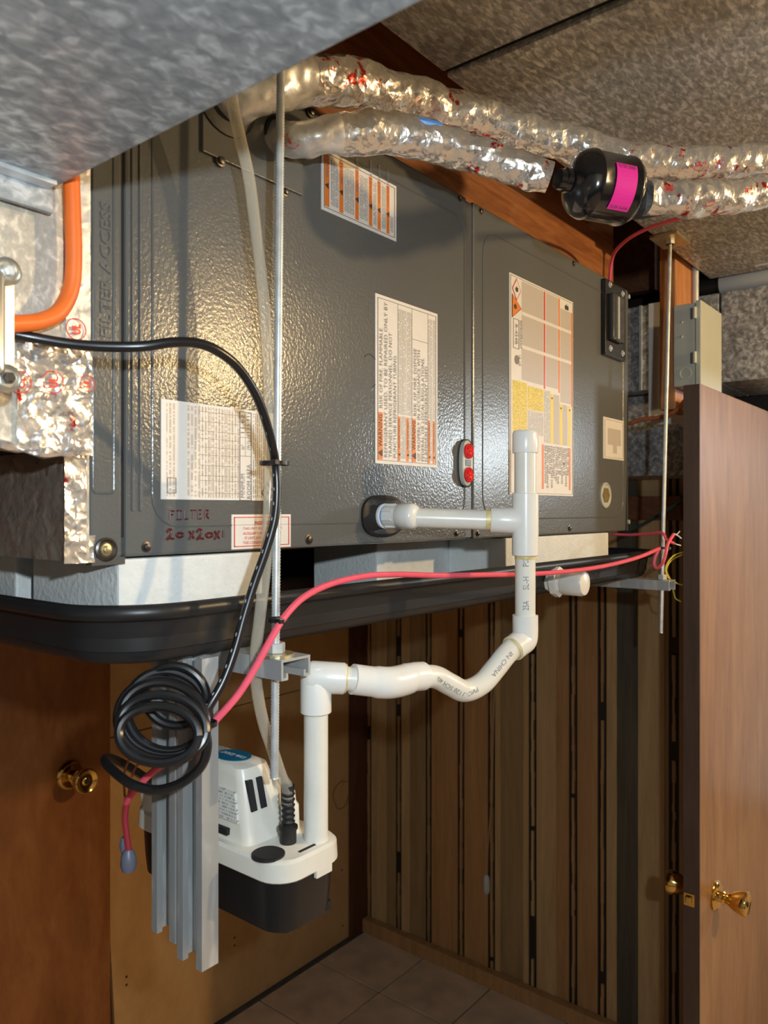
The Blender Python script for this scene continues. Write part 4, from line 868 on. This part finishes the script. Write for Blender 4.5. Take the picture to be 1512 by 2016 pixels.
o, pc_ = foil_line('liquid_line', liq2, lambda t: .0215, 'foil-wrapped refrigerant line leaving the drier to the right', None, [(0, 1, 'foil_red')])
for t in (.38, .60):
    c = pc_[int(t*(len(pc_)-1))]; n = (Vector((0, 0, H))-c).normalized(); mark(o, c+n*.0245, .010, RT, Vector((0, 0, 1)))
for t in (.15, .27, .45):
    c = pc_[int(t*(len(pc_)-1))]; n = (Vector((0, 0, H))-c).normalized(); cc = c+n*.0245+Vector((0, 0, .010)); text('printed_mark', 'M', 'red_print', o, lambda u, v, cc=cc: cc + RT*u + Vector((0, 0, v)), .009, .008, .04)
# filter drier
da0, da1 = atd(1098, 352, .945), atd(1262, 384, .985); dv = (da1-da0); DL = dv.length; dv.normalize()
fd = thing('filter_drier', 'glossy black filter drier canister with a magenta label', 'filter drier', (da0+da1)/2 - Vector((0, 0, .04)))
RD = .0405
can = MB().lathe(da0, dv, [(DL*t, RD*r_) for t, r_ in ((.0, .30), (.06, .30), (.07, .36), (.12, .36), (.13, .30), (.16, .55), (.22, .86), (.27, .97), (.30, 1.0), (.325, 1.03), (.345, 1.03), (.36, 1.0), (.60, 1.0), (.74, 1.0), (.76, 1.03), (.785, 1.03), (.80, 1.0), (.84, .93), (.90, .62), (.92, .30), (.98, .24), (1.0, .24))], 44).build('canister', 'black_gloss', fd, True, 60)
lvs = []; lfs = []; nf = 14
up0 = (Vector((0, 0, H)) - (da0+dv*DL*.55)); up0 = (up0-dv*up0.dot(dv)).normalized(); sd0 = dv.cross(up0)
if sd0.z < 0: sd0 = -sd0
for k in range(nf+1):
    a = -.55 + 1.35*k/nf
    for t in (.46, .70):
        for rr_ in (RD*1.012, RD*1.03): lvs.append(da0+dv*DL*t+(up0*math.cos(a)+sd0*math.sin(a))*rr_)
for k in range(nf):
    b = k*4; q = b+4; lfs += [(b+1, q+1, q+3, b+3), (b, b+2, q+2, q), (b, q, q+1, b+1), (b+2, b+3, q+3, q+2)]
lfs += [(0, 1, 3, 2), (nf*4, nf*4+2, nf*4+3, nf*4+1)]
lb = MB().add(lvs, lfs).build('drier_label', 'magenta', can)
def ondrier(a0): return lambda u, v: da0+dv*(DL*.48+u)+(up0*math.cos(a0+v/RD)+sd0*math.sin(a0+v/RD))*RD*1.036
text('label_text', 'FILTER DRIER', 'ink', lb, ondrier(.66), DL*.2, .0045); text('label_text', 'FLOW  R-454B', 'ink', lb, ondrier(-.50), DL*.2, .004)
cb = atd(1268, 400, .99); MB().tube(spline([atd(1238, 402, .985), cb, atd(1290, 396, 1.0)], 6), .019, 20).build('insulation_stub', 'rubber', fd, True)
# ================================================================== SWITCH BOX, POST, CONDUIT
tag(MB().box(1.885, 2.025, .625, .663, atX(1292, 808, 1.885).z, H+.86, .002).build('wood_post', 'post'), 'short orange-brown timber post hanging beside the thin rod', 'post')
bX0, bX1, bY0, bY1 = 1.866, 2.03, .560, .623
bz1, bz0 = atX(1380, 590, bX0).z, atX(1380, 757, bX0).z
sb = thing('switch_box', 'grey metal disconnect box with hinged cover above the brown door', 'electrical box', (1.93, .59, bz0))
MB().box(bX0, bX1, bY0+.014, bY1, bz0, bz1-.004, .002).build('enclosure', 'box_grey', sb)
MB().box(bX0-.0015, bX1+.002, bY0, bY0+.0125, bz0, bz1, .002).build('cover', 'box_grey', sb)
for py in (616, 704):
    z = atX(1372, py, bX0).z; MB().cyl((bX0-.005, bY0+.013, z-.013), (bX0-.005, bY0+.013, z+.013), .0045, 14).build('hinge', 'box_grey', sb, True)
    MB().box(bX0-.002, bX0, bY0+.015, bY0+.024, z-.013, z+.013).build('hinge_leaf', 'paint', sb)
for py in (634, 663):
    c = atX(1342, py, bX0); MB().lathe(c, (-1, 0, 0), [(0, .0035), (.0015, .003), (.002, .001)], 12).build('rivet', 'zinc', sb, True)
c = atX(1350, 735, bX0); MB().tube([c+Vector((-.0005, .013*math.cos(a), .013*math.sin(a))) for a in [i*2*PI/24 for i in range(25)]], .0009, 5).build('knockout', 'box_grey', sb)
ctop = Vector((2.012, .618, bz1-.006))
MB().tube([ctop+Vector((0, 0, z*.004)) for z in range(0, 40)], lambda t: .0085+.0012*math.sin(t*39*PI), 14).build('conduit', 'strut', sb, True)
tag(MB().box(2.06, 2.064, .64, atX(1277, 700, 2.06).y, atX(1290, 836, 2.06).z, atX(1290, 596, 2.06).z).build('paper_sheet', 'paper'), 'white paper sheet hanging behind the timber post', 'paper')
# ================================================================== CABLES
cab = [(-40, 645, .60), (0, 652, .61), (60, 664, .622), (130, 676, .632), (200, 682, .64), (280, 682, .65), (340, 674, .662), (390, 676, .676), (430, 692, .69), (470, 725, .71), (505, 780, .735), (528, 845, .76), (541, 905, .782), (545, 960, .785), (541, 1020, .782), (523, 1085, .775), (500, 1150, .765), (480, 1215, .755), (462, 1280, .745), (440, 1340, .735), (412, 1390, .725), (395, 1420, .715)]
pc = thing('extension_cable', 'glossy black power cord arching across the unit to a tied coil', 'cable', atd(320, 1550, .73))
MB().tube(pxpath(cab, 6), .0045, 12).build('cord_run', 'cable', pc, True)
cpath = pxpath(cab, 6); cf = frames(cpath); dash = MB()
for k in range(len(cpath)*50//100, len(cpath)-6, 1):
    if k % 3 != 0: continue
    p, t, u_, w_ = cf[k]; n = (Vector((0, 0, H))-p); n = (n - t*n.dot(t)).normalized(); b = t.cross(n); o_ = p + (n*.80 + b*.60)*.00465
    L_ = (cpath[k+1]-p).length*.62
    dash.prism([o_-b*.0004, o_-b*.0004+t*L_, o_+b*.0004+t*L_, o_+b*.0004], n*.0001)
dash.build('cord_print', 'bluegrey', pc)
loops = []
def loop(cx, cy, a, b, rot, d0, dd, t0, t1, n=26):
    out = []
    for i in range(n+1):
        t = t0+(t1-t0)*i/n; x, y_ = a*math.cos(t), b*math.sin(t)
        out.append((cx+x*math.cos(rot)-y_*math.sin(rot), cy+x*math.sin(rot)+y_*math.cos(rot), d0+dd*math.sin(t)))
    return out
for (cx, cy, a, b, rot, d0, dd) in ((322, 1416, 84, 72, .25, .712, -.012), (320, 1432, 86, 64, .12, .700, -.012), (318, 1420, 88, 80, .45, .722, -.012), (345, 1370, 62, 58, .5, .735, .0), (312, 1446, 78, 56, .05, .693, -.010), (330, 1400, 82, 78, .6, .728, -.01)):
    MB().tube([atd(*p) for p in loop(cx, cy, a, b, rot, d0, dd, 0, 2*PI, 40)], .0045, 10, closed_ends=False).build('cord_loop', 'cable', pc, True)
MB().tube(pxpath([(402, 1425, .712), (408, 1470, .71), (395, 1510, .71), (360, 1540, .712), (310, 1555, .715), (262, 1545, .72), (228, 1522, .73), (206, 1500, .745), (214, 1492, .77), (245, 1505, .81), (285, 1530, .86), (305, 1545, .90)], 6), .0045, 10).build('cord_tail', 'cable', pc, True)
# low-voltage cable
pk = [(249, 1580, .80), (262, 1560, .79), (300, 1520, .78), (345, 1490, .765), (395, 1448, .735), (430, 1412, .735), (470, 1366, .742), (505, 1310, .752), (535, 1255, .762), (562, 1212, .782), (598, 1176, .81), (650, 1150, .85), (720, 1134, .90), (790, 1131, .95), (860, 1133, 1.0), (940, 1132, 1.06), (1010, 1131, 1.12), (1080, 1128, 1.18), (1150, 1121, 1.27), (1210, 1110, 1.37), (1260, 1096, 1.48), (1298, 1080, 1.58)]
pkt = thing('control_cable', 'pink control cable sweeping along the pan to the far rod', 'cable', atd(800, 1131, .96))
pp_ = pxpath(pk, 6); MB().tube(pp_, .0036, 10).build('cable_run', 'pink', pkt, True)
MB().tube(pxpath([(1298, 1080, 1.58), (1290, 1098, 1.58), (1288, 1112, 1.58), (1295, 1118, 1.58), (1305, 1108, 1.57), (1311, 1088, 1.57), (1315, 1070, 1.58), (1326, 1052, 1.60)], 6), .0034, 8).build('cable_loop', 'pink', pkt, True)
MB().tube(pxpath([(1205, 1052, 1.74), (1240, 1053, 1.72), (1275, 1051, 1.68), (1303, 1049, 1.62), (1312, 1062, 1.60), (1327, 1070, 1.60)], 6), .003, 8).build('cable_branch', 'pink', pkt, True)
for i, (a, b) in enumerate((((1326, 1052), (1341, 1060)), ((1327, 1070), (1340, 1074)), ((1326, 1050), (1338, 1046)))):
    MB().tube(pxpath([(a[0], a[1], 1.60), ((a[0]+b[0])/2, a[1]+2, 1.60), (b[0], b[1], 1.61)], 5), .0011, 6).build('wire_end', 'white_wire', pkt)
ww_ = thing('wire_splice', 'red cable end with pale wire caps hanging left of the struts', 'wire', atd(255, 1720, .80))
MB().tube(pxpath([(249, 1580, .80), (246, 1610, .80), (249, 1640, .80), (254, 1680, .80)], 6), .0033, 8).build('cable_end', 'red_cable', ww_, True)
q = atd(253, 1672, .80); MB().lathe(q, (0, 0, -1), [(0, .004), (.006, .0075), (.016, .0085), (.022, .0065), (.023, .003)], 14).build('wire_cap', 'bluegrey', ww_, True)
q = atd(244, 1648, .805); MB().lathe(q, (.1, 0, -1), [(0, .003), (.008, .0055), (.018, .004)], 10).build('wire_cap', 'bluegrey', ww_, True)
for pts in ([(262, 1483, .80), (250, 1505, .80), (244, 1530, .80), (246, 1575, .80)], [(287, 1492, .795), (268, 1510, .797), (258, 1535, .80), (252, 1575, .80)]):
    MB().tube(pxpath([(x, y_, d) for x, y_, d in pts], 6), .0012, 6).build('wire', 'copper_flex', ww_)
tag(MB().tube(pxpath([(1200, 553, 1.69), (1203, 520, 1.67), (1212, 494, 1.63), (1240, 468, 1.55), (1280, 448, 1.46), (1330, 432, 1.36), (1385, 418, 1.26), (1450, 405, 1.15)], 6), .0036, 8).build('thermostat_wire', 'pink', None, True), 'thin pink wire curving up from the breaker cover to the foil lines', 'wire')
tag(MB().tube(pxpath([(1240, 834, 1.77), (1262, 826, 1.79), (1290, 823, 1.80), (1318, 816, 1.81), (1335, 805, 1.82), (1347, 790, 1.84)], 6), .0052, 10).build('power_whip', 'copper_flex', None, True), 'brown orange cable from the unit end to the switch box', 'cable')
tag(MB().tube(pxpath([(1222, 1050, 1.80), (1250, 1040, 1.82), (1290, 1018, 1.86), (1320, 1000, 1.88), (1350, 985, 1.92)], 6), .0042, 8).build('ground_wire', 'green', None, True), 'dark green wire rising behind the thin rod', 'wire')
yw = thing('yellow_wires', 'two yellow wires bowing beside the far rod', 'wire', atd(1325, 1180, 1.70))
for pts in ([(1347, 1086, 1.72), (1325, 1095, 1.70), (1311, 1115, 1.69), (1314, 1135, 1.69), (1330, 1147, 1.70), (1343, 1152, 1.72)], [(1345, 1091, 1.73), (1322, 1103, 1.71), (1312, 1122, 1.70), (1320, 1142, 1.70), (1326, 1165, 1.71), (1330, 1178, 1.71), (1340, 1184, 1.72)]):
    MB().tube(pxpath(pts, 6), .0015, 6).build('wire', 'yellow', yw, True)
# cable ties
def tie(c, w_, lab, ax=(0, 0, 1), r=.011, two=True):
    o = thing('cable_tie', lab, 'cable tie', c, 'black cable ties'); c = Vector(c)
    lo = []
    for (rr_, z) in ((r, -.002), (r+.0009, -.002), (r+.0009, .002), (r, .002)):
        lo.append([c + RT*w_*rr_*math.cos(a) + FW*rr_*math.sin(a) + Vector((0, 0, z)) for a in [i*2*PI/24 for i in range(24)]])
    MB().loft(lo + [lo[0]], caps=(False, False)).build('strap', 'black', o, True)
    h = c - FW*(r+.002) + RT*.003; MB().box(h.x-.0035, h.x+.0035, h.y-.0035, h.y+.0035, h.z-.003, h.z+.003, .001).build('head', 'black', o)
tie(atd(540, 912, .792), 1.0, 'cable tie holding the black cord to the rod and clear tube', r=.0145)
tie(atd(548, 1220, .785), 1.0, 'cable tie holding the pink cable to the rod', r=.010)
tie(atd(402, 1425, .715), 1.0, 'cable tie around the coiled black cord', r=.011)
tie(atd(1308, 1079, 1.59), 1.0, 'cable tie bundling pink cable at the far rod', r=.012)
